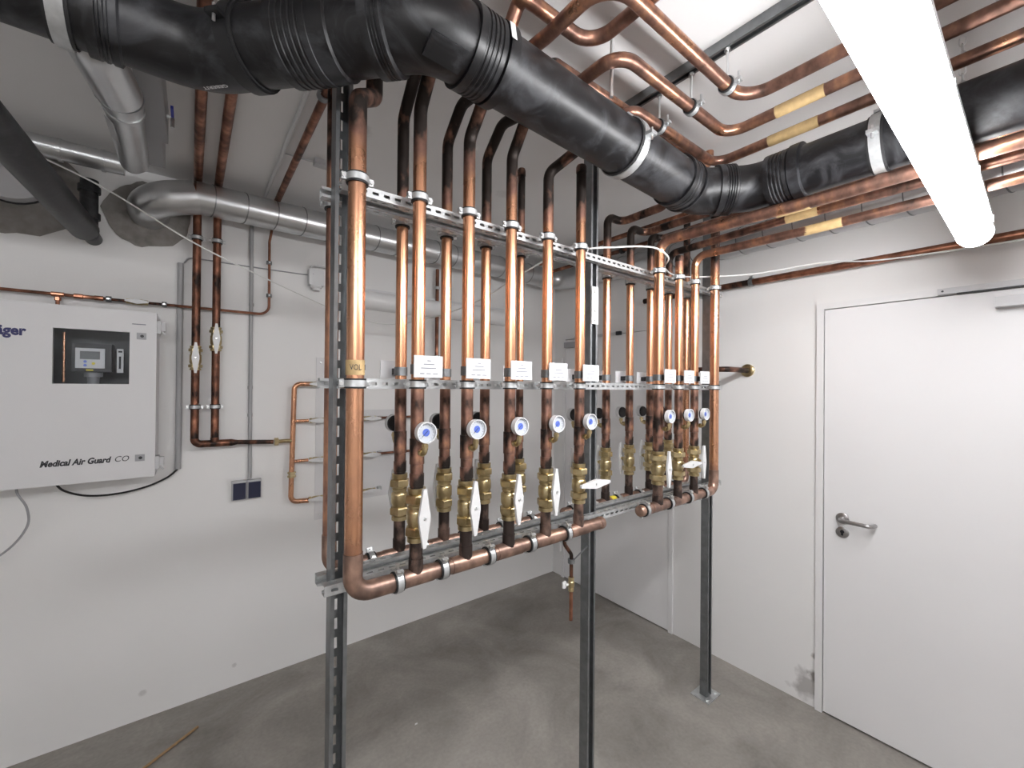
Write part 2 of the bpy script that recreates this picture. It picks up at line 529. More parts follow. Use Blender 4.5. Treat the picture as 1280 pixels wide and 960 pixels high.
# closers
b = MB(); b.box((-.034, -2.86, 2.022), (-.0125, -2.375, 2.046)); rail1 = obj('closer_rail', b, 'greylight', d1, smooth=False)
b = MB(); b.lathe([(0, 0), (.004, 0), (.004, .001), (0, .001)], (-.0342, -2.390, 2.034), (-1, 0, 0), 12); obj('rail_screw', b, 'ink', d1)
b = MB(); b.box((-.030, -2.86, 2.018), (-.016, -2.43, 2.0215)); obj('rail_groove', b, 'ink', d1, smooth=False)
b = MB(); b.box((-.056, -2.82, 1.945), (-.0065, -2.535, 1.985)); obj('closer_body', b, 'greylight', d1, smooth=False)
b = MB(); b.box((-.030, -.72, 2.010), (-.0125, -.26, 2.030)); obj('closer_rail', b, 'greylight', d2, smooth=False)
b = MB(); b.box((-.056, -.36, 1.945), (-.0065, -.17, 1.990)); obj('closer_body', b, 'grey', d2, smooth=False)
b = MB(); b.box((-.034, -.73, 2.006), (-.0125, -.69, 2.034)); obj('rail_end_cap', b, 'ink', d2, smooth=False)
b = MB(); b.tube([(-.026, -.115-.004, 1.72), (-.026, -.115-.004, 1.86)], .010, seg=10); obj('hinge', b, 'frame', d2)
b = MB(); b.tube([(-.026, -.115-.004, .22), (-.026, -.115-.004, .36)], .010, seg=10); obj('hinge', b, 'frame', d2)

# mortar collars where ducts go through the back wall
def mortar(cx, cz, rx, rz, seed):
    rnd = random.Random(seed)
    n = 40; poly = []
    ph = [rnd.uniform(0, 6.28) for _ in range(4)]
    for i in range(n):
        a = 2*PI*i/n
        k = 1 + .05*math.sin(2*a+ph[0]) + .03*math.sin(5*a+ph[1]) + .02*math.sin(9*a+ph[2]) + .015*math.sin(14*a+ph[3])
        poly.append((rx*k*math.cos(a), min(rz*k*math.sin(a), 2.635-cz)))
    b = MB(); b.prism(poly, (cx, -.004, cz), (1, 0, 0), (0, 0, 1), .004)
    b.v = [Vector((p.x, p.y if p.y > -.0045 else -.0045, p.z)) for p in b.v]
    o = obj('mortar_collar', b, 'mortar', wall_back, smooth=False)
    return o
mortar(-2.700, 2.430, .155, .160, 1)
mortar(-3.120, 2.440, .210, .200, 2)

# ================================================================== STRUT RACK
YP = -1.556                      # line of the three posts
yF, yR = -1.650, -1.455          # front and rear pipe rows
LEV = {'top': 2.115, 'middle': 1.623, 'bottom': 1.118}

def post(x, label, splice=None):
    t = thing('strut_post', label, 'post', (x, YP, 0), 'strut posts of the pipe rack')
    b = MB(); w = .041; th = .0025; H = ZC
    b.slotted((x-w/2, YP+w/2-th, .006), (0,0,1), (1,0,0), (0,1,0), H-.006, w, th, .050, .029, .013)   # web
    b.box((x-w/2, YP-w/2, .006), (x-w/2+th, YP+w/2-th, H)); b.box((x+w/2-th, YP-w/2, .006), (x+w/2, YP+w/2-th, H))
    b.box((x-w/2+th, YP-w/2, .006), (x-w/2+.0095, YP-w/2+th, H)); b.box((x+w/2-.0095, YP-w/2, .006), (x+w/2-th, YP-w/2+th, H))
    obj('channel', b, 'galv_dark', t, smooth=False)
    b = MB(); b.box((x-.06, YP-.05, 0), (x+.06, YP+.05, .006)); bp = obj('base_plate', b, 'galv', t, smooth=False)
    b = MB(); b.box((x-w/2-.006, YP-.018, .006), (x-w/2-.0005, YP+.018, .085)); obj('base_bracket', b, 'galv_dark', t, smooth=False)
    for sx in (-1, 1):
        b = MB(); b.lathe([(0,0),(.009,0),(.009,.007),(0,.007)], (x+sx*.043, YP-.03, .006), (0,0,1), 6); obj('anchor_bolt', b, 'zinc', t)
    if splice:
        b = MB(); b.box((x-.019, YP-w/2-.005, splice[0]), (x+.019, YP-w/2-.0005, splice[1])); sp = obj('splice_plate', b, 'galv', t, smooth=False)
        for i in range(4):
            z = splice[0] + (splice[1]-splice[0])*(i+.5)/4
            b = MB(); b.lathe([(0,0),(.0075,0),(.0075,.005),(0,.005)], (x, YP-w/2-.005, z), (0,-1,0), 6); obj('bolt', b, 'zinc', t)
    return t
POSTX = (-2.226, -1.279, -0.357)
post(POSTX[0], 'left slotted steel strut post beside the thick copper riser')
post(POSTX[1], 'middle steel strut post with bolted splice plate in the pipe rack', (1.866, 2.012))
post(POSTX[2], 'right steel strut post standing nearest the white lever-handle door')

def rail(side, lev):
    z = LEV[lev]; h = .026; dp = .026; th = .002
    x0, x1 = (-2.238 if side == 'front' and lev != 'bottom' else -2.268), -0.300
    L = x1-x0
    if side == 'front': ya, yb = YP-.0215-dp, YP-.0215     # web faces the room
    else: ya, yb = YP+.0215, YP+.0215+dp
    b = MB()
    z0 = z-h/2
    web_y = ya if side == 'front' else yb-th
    lip_y = yb-th if side == 'front' else ya
    b.slotted((x0, web_y, z0), (1,0,0), (0,0,1), (0,1,0), L, h, th, .030, .016, .008)
    fy = ya+th if side == 'front' else ya
    for zz in (z0, z0+h-th):
        b.slotted((x0, fy, zz), (1,0,0), (0,1,0), (0,0,1), L, dp-th, th, .030, .016, .008)
    for zz in (z0+th, z0+h-th-.005):
        b.box((x0, lip_y, zz), (x1, lip_y+th, zz+.005))
    t = obj('strut_rail', b, 'galv', None, smooth=False)
    where = 'in front of' if side == 'front' else 'behind'
    tag(t, f'{lev} perforated galvanised rail running {where} the strut posts', 'rail', 'horizontal rails of the pipe rack')
for lev in LEV:
    for side in ('front', 'rear'): rail(side, lev)

# ------------------------------------------------------------------ tarnish profiles
def tar_riser(seed, top=None):
    r = random.Random(seed)
    zl = r.uniform(1.44, 1.56); zu = r.uniform(2.15, 2.23)
    amp = r.uniform(.86, .98)
    def f(p):
        z = p.z
        lo = max(0.0, min(1.0, (zl+.10-z)/.16)) * .85
        mid = max(0.0, min(1.0, (1.63-z)/.04)) * .68
        hi = max(0.0, min(1.0, (z-zu+.03)/.11)) * amp
        return max(lo, mid, hi, .04)
    return f
def tar_const(c): return lambda p: c

def clamp_mesh_proto(r):
    """pipe clamp round the Z axis, threaded rod pointing +Y; returns root with parts at origin"""
    t = thing('pipe_clamp', 'x', 'clamp')
    b = MB(); b._ring((0,0,0), (0,0,1), r+.0004, r+.0046, .024, 22); obj('rubber_lining', b, 'rubber', t)
    b = MB(); b._ring((0,0,0), (0,0,1), r+.0047, r+.0066, .0155, 22); band = obj('steel_band', b, 'galv', t)
    for s in (-1, 1):
        b = MB(); b.box((s*(r+.005) if s > 0 else -(r+.017), -.0045, -.0085), (r+.017 if s > 0 else -(r+.005), .0045, .0085))
        ear = obj('ear', b, 'galv', t, smooth=False)
        b = MB(); b.lathe([(0,0),(.0052,0),(.0052,.004),(0,.004)], (s*(r+.0125), -.0045, 0), (0,-1,0), 6)
        b.lathe([(0,0),(.0026,0),(.0026,.022),(0,.022)], (s*(r+.0125), -.0045, 0), (0,1,0), 8)
        obj('screw', b, 'zinc', t)
    b = MB(); b.lathe([(0,0),(.008,0),(.008,.008),(0,.008)], (0, r+.006, 0), (0,1,0), 6); obj('boss_nut', b, 'zinc', t)
    return t
CL = {}
used = set()
def clamp(r, loc, label, group, rot=(0,0,0), rod=.015):
    key = round(r, 4)
    if key not in CL:
        CL[key] = clamp_mesh_proto(r); t = CL[key]; t.location = loc; t.rotation_euler = rot; t['label'] = label; t['group'] = group
    else:
        t = copy_tree(CL[key], loc, rot, label, group)
    for ch in list(t.children):
        if ch.name.startswith('rod'): bpy.data.objects.remove(ch)
    return t
def add_rod(t, r, L):
    b = MB(); b.lathe([(0,0),(.004,0),(.004,L),(0,L)], (0, r+.010, 0), (0,1,0), 8)
    o = obj('rod', b, 'zinc', t, shift=False)
    return o
def finish_protos(): pass

# ------------------------------------------------------------------ ball valve prototype (origin: pipe axis, lower end)
def valve_proto(r, L, name='ball_valve', hl=.150, hw=.0155, s=1.0):
    t = thing(name, 'x', 'valve')
    R1 = max(.0300*s, r*1.62); R2 = max(.0252*s, r*1.40)
    b = MB(); b.lathe([(r+.001, 0), (r+.006, .0), (r+.006, .012*s), (r+.002, .013*s), (r+.002, .018*s), (r*.5, .018*s)], (0,0,0), (0,0,1), 20); obj('lower_socket', b, 'brass', t)
    b = MB(); b.lathe([(R1*.92, .017*s), (R1, .020*s), (R1, .036*s), (R1*.92, .039*s)], (0,0,0), (0,0,1), 6); obj('union_nut', b, 'brass', t, angle=20)
    b = MB(); b.lathe([(r+.004, .038*s), (r+.004, .043*s), (R2*.93, .047*s), (R2, .053*s), (R2, L-.064*s), (R2*.95, L-.059*s), (R2*.80, L-.055*s), (R2*.80, L-.052*s), (R2*.90, L-.050*s), (R2*.90, L-.045*s), (r+.003, L-.043*s), (r+.003, L-.038*s)], (0,0,0), (0,0,1), 24)
    obj('valve_body', b, 'brass', t)
    b = MB(); b.lathe([(R1*.92, L-.039*s), (R1, L-.036*s), (R1, L-.020*s), (R1*.92, L-.017*s)], (0,0,0), (0,0,1), 6); obj('union_nut', b, 'brass', t, angle=20)
    b = MB(); b.lathe([(r*.5, L-.018*s), (r+.002, L-.018*s), (r+.006, L-.012*s), (r+.006, L), (r+.001, L)], (0,0,0), (0,0,1), 20); obj('upper_socket', b, 'brass', t)
    b = MB(); b.lathe([(.009*s, R2*.8), (.009*s, R2+.010), (.006*s, R2+.011), (.006*s, R2+.018)], (0,0,L/2), (0,-1,0), 12); obj('stem', b, 'brass', t)
    return t, R2
def lever(t, R2, L, hl=.150, hw=.0155, horizontal=False, dz=0.0, dx=0.0):
    y = -(R2+.018); h = hl/2
    poly = [(-.0045,-h), (.0045,-h), (hw,-.006), (hw,.006), (.0045,h), (-.0045,h), (-hw,.006), (-hw,-.006)]
    if horizontal: poly = [(c, -a) for a, c in poly]
    b = MB(); b.prism(poly, (dx, y, L/2+dz), (1,0,0), (0,0,1), .009)
    o = obj('lever', b, 'lever', t, shift=False, smooth=False)
    b = MB(); b.lathe([(0,0),(.0045,0),(.0035,.003),(0,.0032)], (dx, y-.009, L/2+dz), (0,-1,0), 10); obj('lever_screw', b, 'zinc', o, shift=False)
    return o

VL = .140; VZ0 = 1.210
VP = {}
def ball_valve(r, loc, label, group, rotz=0.0, horizontal=False):
    key = (round(r, 4), horizontal)
    if key not in VP:
        t, R2 = valve_proto(r, VL)
        lever(t, R2, VL, .150, .0155, horizontal, 0.0, .035 if horizontal else 0.0)
        VP[key] = t; t.location = loc; t.rotation_euler = (0,0,rotz); t['label'] = label; t['group'] = group
        return t
    return copy_tree(VP[key], loc, (0,0,rotz), label, group)

# ------------------------------------------------------------------ pressure gauge prototype (origin: pipe axis at branch height)
GP = {}
def gauge(r, loc, label, group, rotz=0.0):
    key = round(r, 4)
    if key in GP: return copy_tree(GP[key], loc, (0,0,rotz), label, group)
    t = thing('pressure_gauge', label, 'gauge', loc, group); t.rotation_euler = (0,0,rotz)
    ye = -(r+.030)
    b = MB(); b.tube([(0, -r+.002, 0), (0, ye, 0), (0, ye, .026)], .0068, .010, 12, 5); obj('fitting_elbow', b, 'brass', t, shift=False)
    b = MB(); b.lathe([(.0095, -r-.002), (.0115, -r-.002)][0:0] or [(0,0),(.0105,0),(.0105,.010),(0,.010)], (0, -(r+.008), 0), (0,-1,0), 6); obj('fitting_nut', b, 'brass', t, shift=False, angle=20)
    b = MB(); b.lathe([(0,0),(.0092,0),(.0092,.009),(0,.009)], (0, ye, .013), (0,0,1), 6); obj('fitting_nut', b, 'brass', t, shift=False, angle=20)
    zc = .054; R = .0272
    b = MB(); b.lathe([(0,0),(R*.86,0),(R*.93,.004),(R*.93,.009)], (0, ye+.013, zc), (0,-1,0), 28); obj('gauge_back', b, 'dark', t, shift=False)
    b = MB(); b._ring((0, ye-.004, zc), (0,-1,0), R*.90, R, .018, 30); obj('gauge_rim', b, 'plastic', t, shift=False)
    b = MB(); b.lathe([(0,0),(R*.905,0),(R*.905,.002),(0,.002)], (0, ye-.004, zc), (0,-1,0), 28); dial = obj('dial', b, 'dial', t, shift=False)
    yd = ye-.0062
    b = MB(); b.lathe([(0,0),(.0100,0),(.0100,.0003),(0,.0003)], (0, yd, zc), (0,-1,0), 20); obj('dial_emblem', b, 'blue', dial, shift=False)
    b = MB()
    for i in range(13):
        a = math.radians(-135 + 270*i/12)
        u = Vector((math.sin(a), 0, math.cos(a))); v = Vector((math.cos(a), 0, -math.sin(a)))
        b.obox(Vector((0, yd-.0002, zc)) + u*.0205, v, u, (0,1,0), .0009, .0035, .0003)
    obj('scale_marks', b, 'print', dial, shift=False, smooth=False)
    b = MB(); u = Vector((-.707,0,-.707)); b.obox(Vector((0, yd-.0008, zc)) + u*.005, (.707,0,-.707), u, (0,1,0), .0012, .022, .0004)
    obj('needle', b, 'ink', dial, shift=False, smooth=False)
    b = MB(); b.lathe([(0,0),(R*.9,0),(R*.9,.001),(R*.4,.0025),(0,.003)], (0, ye-.0125, zc), (0,-1,0), 24); obj('gauge_glass', b, 'pane', t, shift=False)
    GP[key] = t
    return t

# ------------------------------------------------------------------ label plate prototype (origin: pipe axis, plate bottom height)
LP = {}
def label_plate(r, loc, label, group, rotz=0.0):
    key = round(r, 4)
    if key in LP: return copy_tree(LP[key], loc, (0,0,rotz), label, group)
    t = thing('label_plate', label, 'label', loc, group); t.rotation_euler = (0,0,rotz)
    y = -(r+.026)
    x0, x1, h = -.032, .048, .056
    b = MB(); b.box((x0, y-.004, 0), (x1, y, h)); pl = obj('plate', b, 'card', t, shift=False, smooth=False)
    b = MB()
    for (zz, a, c) in ((.043, -.004, .006), (.034, -.014, .016), (.024, -.021, .021), (.010, -.024, -.012), (.010, -.006, .006), (.010, .012, .026)):
        m = (x0+x1)/2
        b.box((m+a, y-.0046, zz-.0011), (m+c, y-.0041, zz+.0011))
    obj('print_lines', b, 'print', pl, shift=False, smooth=False)
    b = MB(); b._ring((0,0,.022), (0,0,1), r+.0004, r+.0022, .026, 20); obj('strap', b, 'galv_dark', t, shift=False)
    b = MB(); b.box((-.012, y+.0002, .012), (.012, -(r+.002), .032)); obj('strap_block', b, 'dark', t, shift=False, smooth=False)
    LP[key] = t
    return t

# ================================================================== HEADERS AND RISERS
HZF, HZR = 1.116, 1.106
BIG, STD, SML = .021, .0175, .014
F = [(-2.215, BIG), (-2.053, STD), (-1.900, STD), (-1.746, STD), (-1.593, STD), (-1.436, STD), (-.952, BIG), (-.797, STD), (-.661, STD), (-.474, BIG)]
Rr = [(-2.2208, STD), (-2.0186, STD), (-1.8655, STD), (-1.709, STD), (-1.552, SML), (-1.220, SML), (-1.057, STD), (-.889, STD), (-.726, STD), (-.564, STD), (-.394, STD)]
def ordw(i, n):
    if i == 0: return 'leftmost'
    if i == n-1: return 'rightmost'
    return ORD[i]
def rphrase(row, i):
    n = len(F) if row == 'front' else len(Rr)
    if i in (0, n-1): return f'{ordw(i, n)} {row} riser'
    return f'{ORD[i]} {row} riser from the left'

def header(y, z, xr, xe, rr, rh, stubs, label, tb, up_top, ur):
    """vertical end riser at xr, elbow, header pipe to the cap at xe, tee stubs"""
    s = 1 if xe > xr else -1
    t = thing('copper_header', label, 'pipe', (xr, y, z-rh), 'soldered copper headers of the rack')
    b = MB(); b.tube([(xr, y, z+.10), (xr, y, z), (xr+s*.10, y, z)], rh+.0018, .042, 18, 10, .03, True, tar_const(.42)); obj('elbow', b, 'copper_header', t)
    def tv(p):
        lo = max(0., min(1., (1.32-p.z)/.2))*.5; hi = max(0., min(1., (p.z-2.16)/.13))*.95
        return max(lo, hi, .34 if y > -1.5 and xr < -1 else .10)
    b = MB(); b.tube([(xr, y, z+.1005)] + ur, rr, .025, 18, 7, .03, True, tv); obj('end_riser', b, 'copper', t)
    b = MB(); b.tube([(xr+s*.1005, y, z), (xe-s*.012, y, z)], rh, 0, 18, 4, .03, True, tb); obj('header_pipe', b, 'copper_header', t)
    b = MB(); b.lathe([(0,0),(rh*.7,0),(rh*.96,.003),(rh+.0015,.008),(rh+.0015,.026),(rh,.026)], (xe, y, z), (-s,0,0), 20, tar_const(.5)); obj('end_cap', b, 'copper_header', t)
    for (x, r) in stubs:
        b = MB(); b.lathe([(r+.0018, rh*.45), (r+.0018, rh+.028), (r, rh+.0285), (r, VZ0-z)], (x, y, z), (0,0,1), 16, lambda p: .9); tee = obj('tee_branch', b, 'copper_header', t)
        b = MB(); b.tube([(x-r-.030, y, z), (x+r+.030, y, z)], rh+.0016, 0, 18, 4, .03, True, tar_const(.38)); obj('tee_body', b, 'copper_header', t)
    return t
def hdr_tar(p): return .40
header(yF, HZF, F[0][0], -1.305, BIG, BIG, F[1:6], 'front left copper header with thick leftmost riser and capped end', hdr_tar, 0,
       [(F[0][0], yF, 2.312), (F[0][0]+.056, yF+.050, 2.365), (F[0][0]+.056, yF+.050, ZC)])
header(yF, HZF, F[9][0], -1.085, BIG, BIG, F[6:9], 'front right copper header rising beside the right post', hdr_tar, 0,
       [(F[9][0], yF, ZC)])
header(yR, HZR, Rr[0][0], -1.42, STD, STD, Rr[1:5], 'rear left copper header turning up behind the left post', hdr_tar, 0,
       [(Rr[0][0], yR, ZC)])
header(yR, HZR, Rr[10][0], -1.325, STD, STD, Rr[5:10], 'rear right copper header behind the right post', hdr_tar, 0,
       [(Rr[10][0], yR, ZC)])

ZV = VZ0 + VL
def riser(row, i, path, fillets, tape=None):
    x, r = (F if row == 'front' else Rr)[i]
    y = yF if row == 'front' else yR
    n = rphrase(row, i)
    capd = len(path) == 0
    t = thing('copper_riser', ('capped' if capd else 'bent') + ' copper pipe, ' + n, 'pipe', (x, y, ZV), f'{row} row of copper risers')
    zt = 2.40 if capd else None
    if capd:
        zt = {('front',5): 2.400, ('rear',4): 2.430, ('front',7): 2.205, ('rear',5): 2.37}[(row, i)]
        pts = [(x, y, ZV-.018), (x, y, zt-.02)]
    else:
        pts = [(x, y, ZV-.018)] + path
    tf = tar_riser(i + (100 if row == 'rear' else 0))
    def tt(p):
        if row == 'rear' and i >= 6 and p.y < -1.6: return .45
        if p.y < -1.80 or (p.x-x) > .12: return .42 if x < -1 else .5
        return tf(p)
    b = MB(); b.tube(pts, r, fillets, 16, 8, .03, True, tt); obj('pipe', b, 'copper', t)
    if capd:
        b = MB(); b.lathe([(r,0),(r+.0015,0),(r+.0015,.019),(r*.9,.026),(0,.028)], (x, y, zt-.0195), (0,0,1), 16, tar_const(.8)); obj('end_cap', b, 'copper', t)
    # soldered sleeves
    zs = 1.402 + random.uniform(-.006, .006)
    b = MB(); b.lathe([(r+.0002,-.016),(r+.0018,-.0155),(r+.0018,.0155),(r+.0002,.016)], (x, y, 1.372), (0,0,1), 16, tar_const(.9)); obj('sleeve', b, 'copper', t)
    b = MB(); b.lathe([(r+.0002,-.034),(r+.0020,-.033),(r+.0020,.033),(r+.0002,.034)], (x, y, 1.446), (0,0,1), 16, tar_const(.85)); obj('gauge_tee', b, 'copper', t)
    if tape:
        c, d, L = tape
        b = MB(); b.tube([Vector(c)-Vector(d)*L/2, Vector(c)+Vector(d)*L/2], r+.0008, 0, 16); tp = obj('masking_tape', b, 'tape', t)
    return t
# front row
zf = 2.33
riser('front', 1, [(-2.053, yF, 2.355), (-2.053, -1.81, 2.545), (-2.053, -4.4, 2.545)], .05)
riser('front', 2, [(-1.900, yF, zf), (-1.900, -1.87, 2.56), (-1.900, -1.895, 2.56), (-1.66, -1.895, 2.56), (-1.66, -4.4, 2.56)], [.05, .02, .02, .07])
riser('front', 3, [(-1.746, yF, zf), (-1.746, -1.78, 2.50), (-1.70, -1.785, 2.562), (-.80, -1.785, 2.562), (-.80, -1.785, 2.62)], [.05, .02, .03, .03])
riser('front', 4, [(-1.593, yF, zf), (-1.43, -1.79, 2.50), (-1.43, -1.862, 2.50), (-.905, -1.862, 2.50), (-.905, -4.4, 2.50)], [.05, .02, .05, .06], ((-.905, -2.13, 2.50), (0,1,0), .15))
riser('front', 5, [], 0)
riser('front', 6, [(-.952, yF, 2.243), (-.90, -2.2, 2.243), (-.90, -4.4, 2.243)], [.055, 0], ((-.90, -2.13, 2.243), (0,1,0), .10))
riser('front', 7, [], 0)
riser('front', 8, [(-.661, yF, 2.236), (-.63, -2.1, 2.238), (-.63, -4.4, 2.238)], [.05, 0], ((-.63, -2.14, 2.238), (0,1,0), .12))
# rear row
zr = 2.455
riser('rear', 1, [(-2.0186, yR, 2.44), (-2.0186, yR-.15, 2.602), (-2.0186, -4.4, 2.602)], .05)
riser('rear', 2, [(-1.8655, yR, 2.42), (-1.8655, yR-.09, 2.50), (-1.827, -1.90, 2.502), (-1.827, -2.095, 2.50), (-1.195, -2.095, 2.50), (-1.195, -4.4, 2.50)], [.05, .05, 0, .08, .08])
riser('rear', 3, [(-1.709, yR, 2.42), (-1.709, yR-.09, 2.50), (-1.645, -1.80, 2.502), (-1.645, -1.980, 2.50), (-1.060, -1.980, 2.50), (-1.060, -4.4, 2.50)], [.05, .05, 0, .065, .065], ((-1.06, -2.20, 2.50), (0,1,0), .13))
riser('rear', 4, [], 0)
riser('rear', 5, [], 0)
riser('rear', 6, [(-1.057, yR, 2.385), (-.955, yR, 2.385), (-.955, -1.66, 2.385), (-.955, -1.76, 2.445), (-.78, -1.80, 2.445), (-.78, -4.4, 2.44)], [.038, .038, .04, .03, .03])
riser('rear', 7, [(-.889, yR, 2.375), (-.775, yR, 2.375), (-.755, -4.4, 2.375)], [.038, .038])
riser('rear', 8, [(-.726, yR, 2.375), (-.645, yR, 2.375), (-.675, -4.4, 2.375)], [.038, .038])
riser('rear', 9, [(-.564, yR, 2.315), (-.60, -2.0, 2.315), (-.60, -4.4, 2.315)], [.045, 0], ((-.60, -2.06, 2.315), (0,1,0), .11))

# valves, gauges, plates
gF, gR = 'front row', 'rear row'
for i in (1,2,3,4,5,6,7,8):
    x, r = F[i]; n = rphrase('front', i)
    hz_ = i in (5, 7)
    ball_valve(r, (x, yF, VZ0), f'brass ball valve with {"crosswise" if hz_ else "upright"} white lever on {n}', 'ball valves of the front row', 0.0, hz_)
    gauge(r, (x, yF, 1.446), f'round white pressure gauge with blue centre on {n}', 'pressure gauges of the front row')
    label_plate(r, (x, yF, 1.640), f'white label plate strapped to {n}', 'label plates of the front row')
for i in range(1, 10):
    x, r = Rr[i]; n = rphrase('rear', i)
    ball_valve(r, (x, yR, VZ0), f'brass ball valve facing the back wall on {n}', 'ball valves of the rear row', PI, False)
    gauge(r, (x, yR, 1.446), f'black-backed pressure gauge facing away on {n}', 'pressure gauges of the rear row', PI)
    label_plate(r, (x, yR, 1.640), f'label plate seen from behind, strapped to {n}', 'label plates of the rear row', PI)

# clamps on the rails
for lev in ('top', 'middle'):
    for i, (x, r) in enumerate(F):
        t = clamp(r, (x, yF, LEV[lev]), f'steel clamp holding {rphrase("front", i)} on {lev} rail', 'clamps of the front row')
    for i, (x, r) in enumerate(Rr):
        t = clamp(r, (x, yR, LEV[lev]), f'steel clamp holding {rphrase("rear", i)} on {lev} rail', 'clamps of the rear row', (0,0,PI))
# clamps on headers: ring round X
hx = [(-2.103, 0), (-1.975, 0), (-1.820, 0), (-1.660, 0), (-1.500, 0), (-1.045, 1), (-.870, 1), (-.712, 1), (-.575, 1)]
for k, (x, g) in enumerate(hx):
    t = clamp(BIG+.0004, (x, yF, HZF), f'{ORD[k]} wide clamp from the left round the front copper headers', 'clamps of the front headers', (0, PI/2, PI/2 + .0))
    t.rotation_euler = Matrix(((0,0,1),(-math.sin(.45),math.cos(.45),0),(-math.cos(.45),-math.sin(.45),0))).to_euler() if False else (Matrix.Rotation(.5, 3, 'X') @ Matrix.Rotation(PI/2, 3, 'Y')).to_euler()
hxr = [-2.105, -1.94, -1.79, -1.63, -1.49, -1.27, -1.14, -.975, -.81, -.645, -.50]
for k, x in enumerate(hxr):
    t = clamp(STD+.0003, (x, yR, HZR), f'{ORD[k]} clamp from the left round the rear copper headers', 'clamps of the rear headers')
    t.rotation_euler = (Matrix.Rotation(PI-.5, 3, 'X') @ Matrix.Rotation(PI/2, 3, 'Y')).to_euler()
# yellow tag and tape
b = MB(); b.tube([(-1.025, yR, HZR), (-.995, yR, HZR)], STD+.0028, 0, 16); tag(obj('pipe_tag', b, 'yellow'), 'small yellow sticker wrapped round the rear copper header', 'sticker')
b = MB(); b.tube([(F[0][0], yF, 1.643), (F[0][0], yF, 1.679)], BIG+.0008, 0, 20)
tp = tag(obj('masking_tape', b, 'tape'), 'handwritten masking tape round the thick leftmost copper riser', 'tape')
text('VOL 1', .019, (F[0][0]-.020, yF-BIG-.0020, 1.655), (.95,-.05,0), (0,0,1), tp, 'ink', fit=.036)

# drain cock below the front left header
dx, dy = -1.470, yF
t = thing('drain_cock', 'thin copper drain with small brass valve hanging below the front header', 'valve', (dx, dy, .80))
b = MB(); b.tube([(-1.506, dy, HZF-BIG+.001), (-1.502, dy, 1.075), (dx, dy, 1.035), (dx, dy, .955)], .0065, .015, 10, 4, .03, True, tar_const(.8)); obj('pipe', b, 'copper_dull', t)
b = MB(); b.lathe([(.007,0),(.010,0),(.010,.010),(.0085,.011),(.0115,.016),(.0115,.032),(.0085,.036),(.010,.038),(.010,.048),(.007,.048)], (dx, dy, .908), (0,0,1), 14); obj('valve_body', b, 'brass', t)
b = MB(); b.prism([(-.008,-.010),(.004,-.013),(.013,0),(.004,.013),(-.008,.010)], (dx-.024, dy+.012, .932), (1,0,0), (0,0,1), .005); b.lathe([(0,0),(.004,0),(.004,.016),(0,.016)], (dx-.022, dy+.004, .932), (1,0,0), 8); obj('lever', b, 'lever', t, smooth=False)
b = MB(); b.tube([(dx, dy, .908), (dx, dy, .806)], .0065, 0, 10, 4, .03, True, tar_const(.45)); obj('outlet_pipe', b, 'copper_dull', t)
b = MB(); b._ring((dx, dy, 1.012), (0,0,1), .0068, .0125, .014, 16); b.tube([(dx+.012, dy, 1.012), (POSTX[1]-.0215, YP-.014, 1.0)], .0028, 0, 8); obj('support_clamp', b, 'galv_dark', t)

# ================================================================== BLACK DRAIN PIPE
RB = .080
cl = [Vector(p) for p in ((-4.9, -1.440, 2.405), (-2.510, -1.440, 2.402), (-2.126, -1.854, 2.396), (-1.050, -1.854, 2.350), (-.903, -2.001, 2.352), (-.903, -4.75, 2.356))]
t = thing('black_drain_pipe', 'fat black plastic drain pipe zigzagging under the ceiling', 'pipe', (-1.6, -1.85, 2.28))
b = MB(); b.tube(cl, RB, [.15, .15, .12, .12], 32, 8, .08); obj('pipe', b, 'black', t)
def along(a, bb, s): return a + (bb-a).normalized()*s
def coupling(p, d, L, ribs, r=.0875, name='coupling'):
    d = Vector(d).normalized(); prof = [(RB+.0004, -L/2), (r, -L/2), (r, -L/2+.010)]
    if ribs:
        st = -L/2+.018; en = L/2-.012; n = ribs
        for k in range(n):
            h = st + (en-st)*k/n; prof += [(r, h), (r-.0028, h+.002), (r-.0028, h+.006), (r, h+.008)]
    prof += [(r, L/2-.004), (RB+.0004, L/2)]
    b = MB(); b.lathe(prof, p, d, 36); return obj(name, b, 'black', t, angle=25)
d1b = (cl[2]-cl[1]).normalized(); dX = (cl[3]-cl[2]).normalized(); d45 = (cl[4]-cl[3]).normalized()
coupling(cl[1] + Vector((-.17, 0, 0)), (1,0,0), .055, 2)
coupling(cl[1] + d1b*.30 , d1b, .13, 0, .086)
coupling(cl[1] + d1b*.275, d1b, .10, 5, .0885)
coupling(cl[2] + d1b*-.100, d1b, .050, 3, .0885)
coupling(cl[2] + dX*.115, dX, .075, 4, .0880)
coupling(cl[2] + dX*.170, dX, .030, 0, .0900)
coupling(cl[3] - dX*.105, dX, .060, 2, .0880)
coupling(cl[3] + d45*.105, d45, .062, 4, .0880)
coupling(cl[3] - dX*.062, dX, .012, 0, .0895)
coupling(cl[4] + Vector((0,-.10,0)), (0,-1,0), .075, 4, .0885)
coupling(cl[4] + Vector((0,-.155,0)), (0,-1,0), .034, 0, .0925)
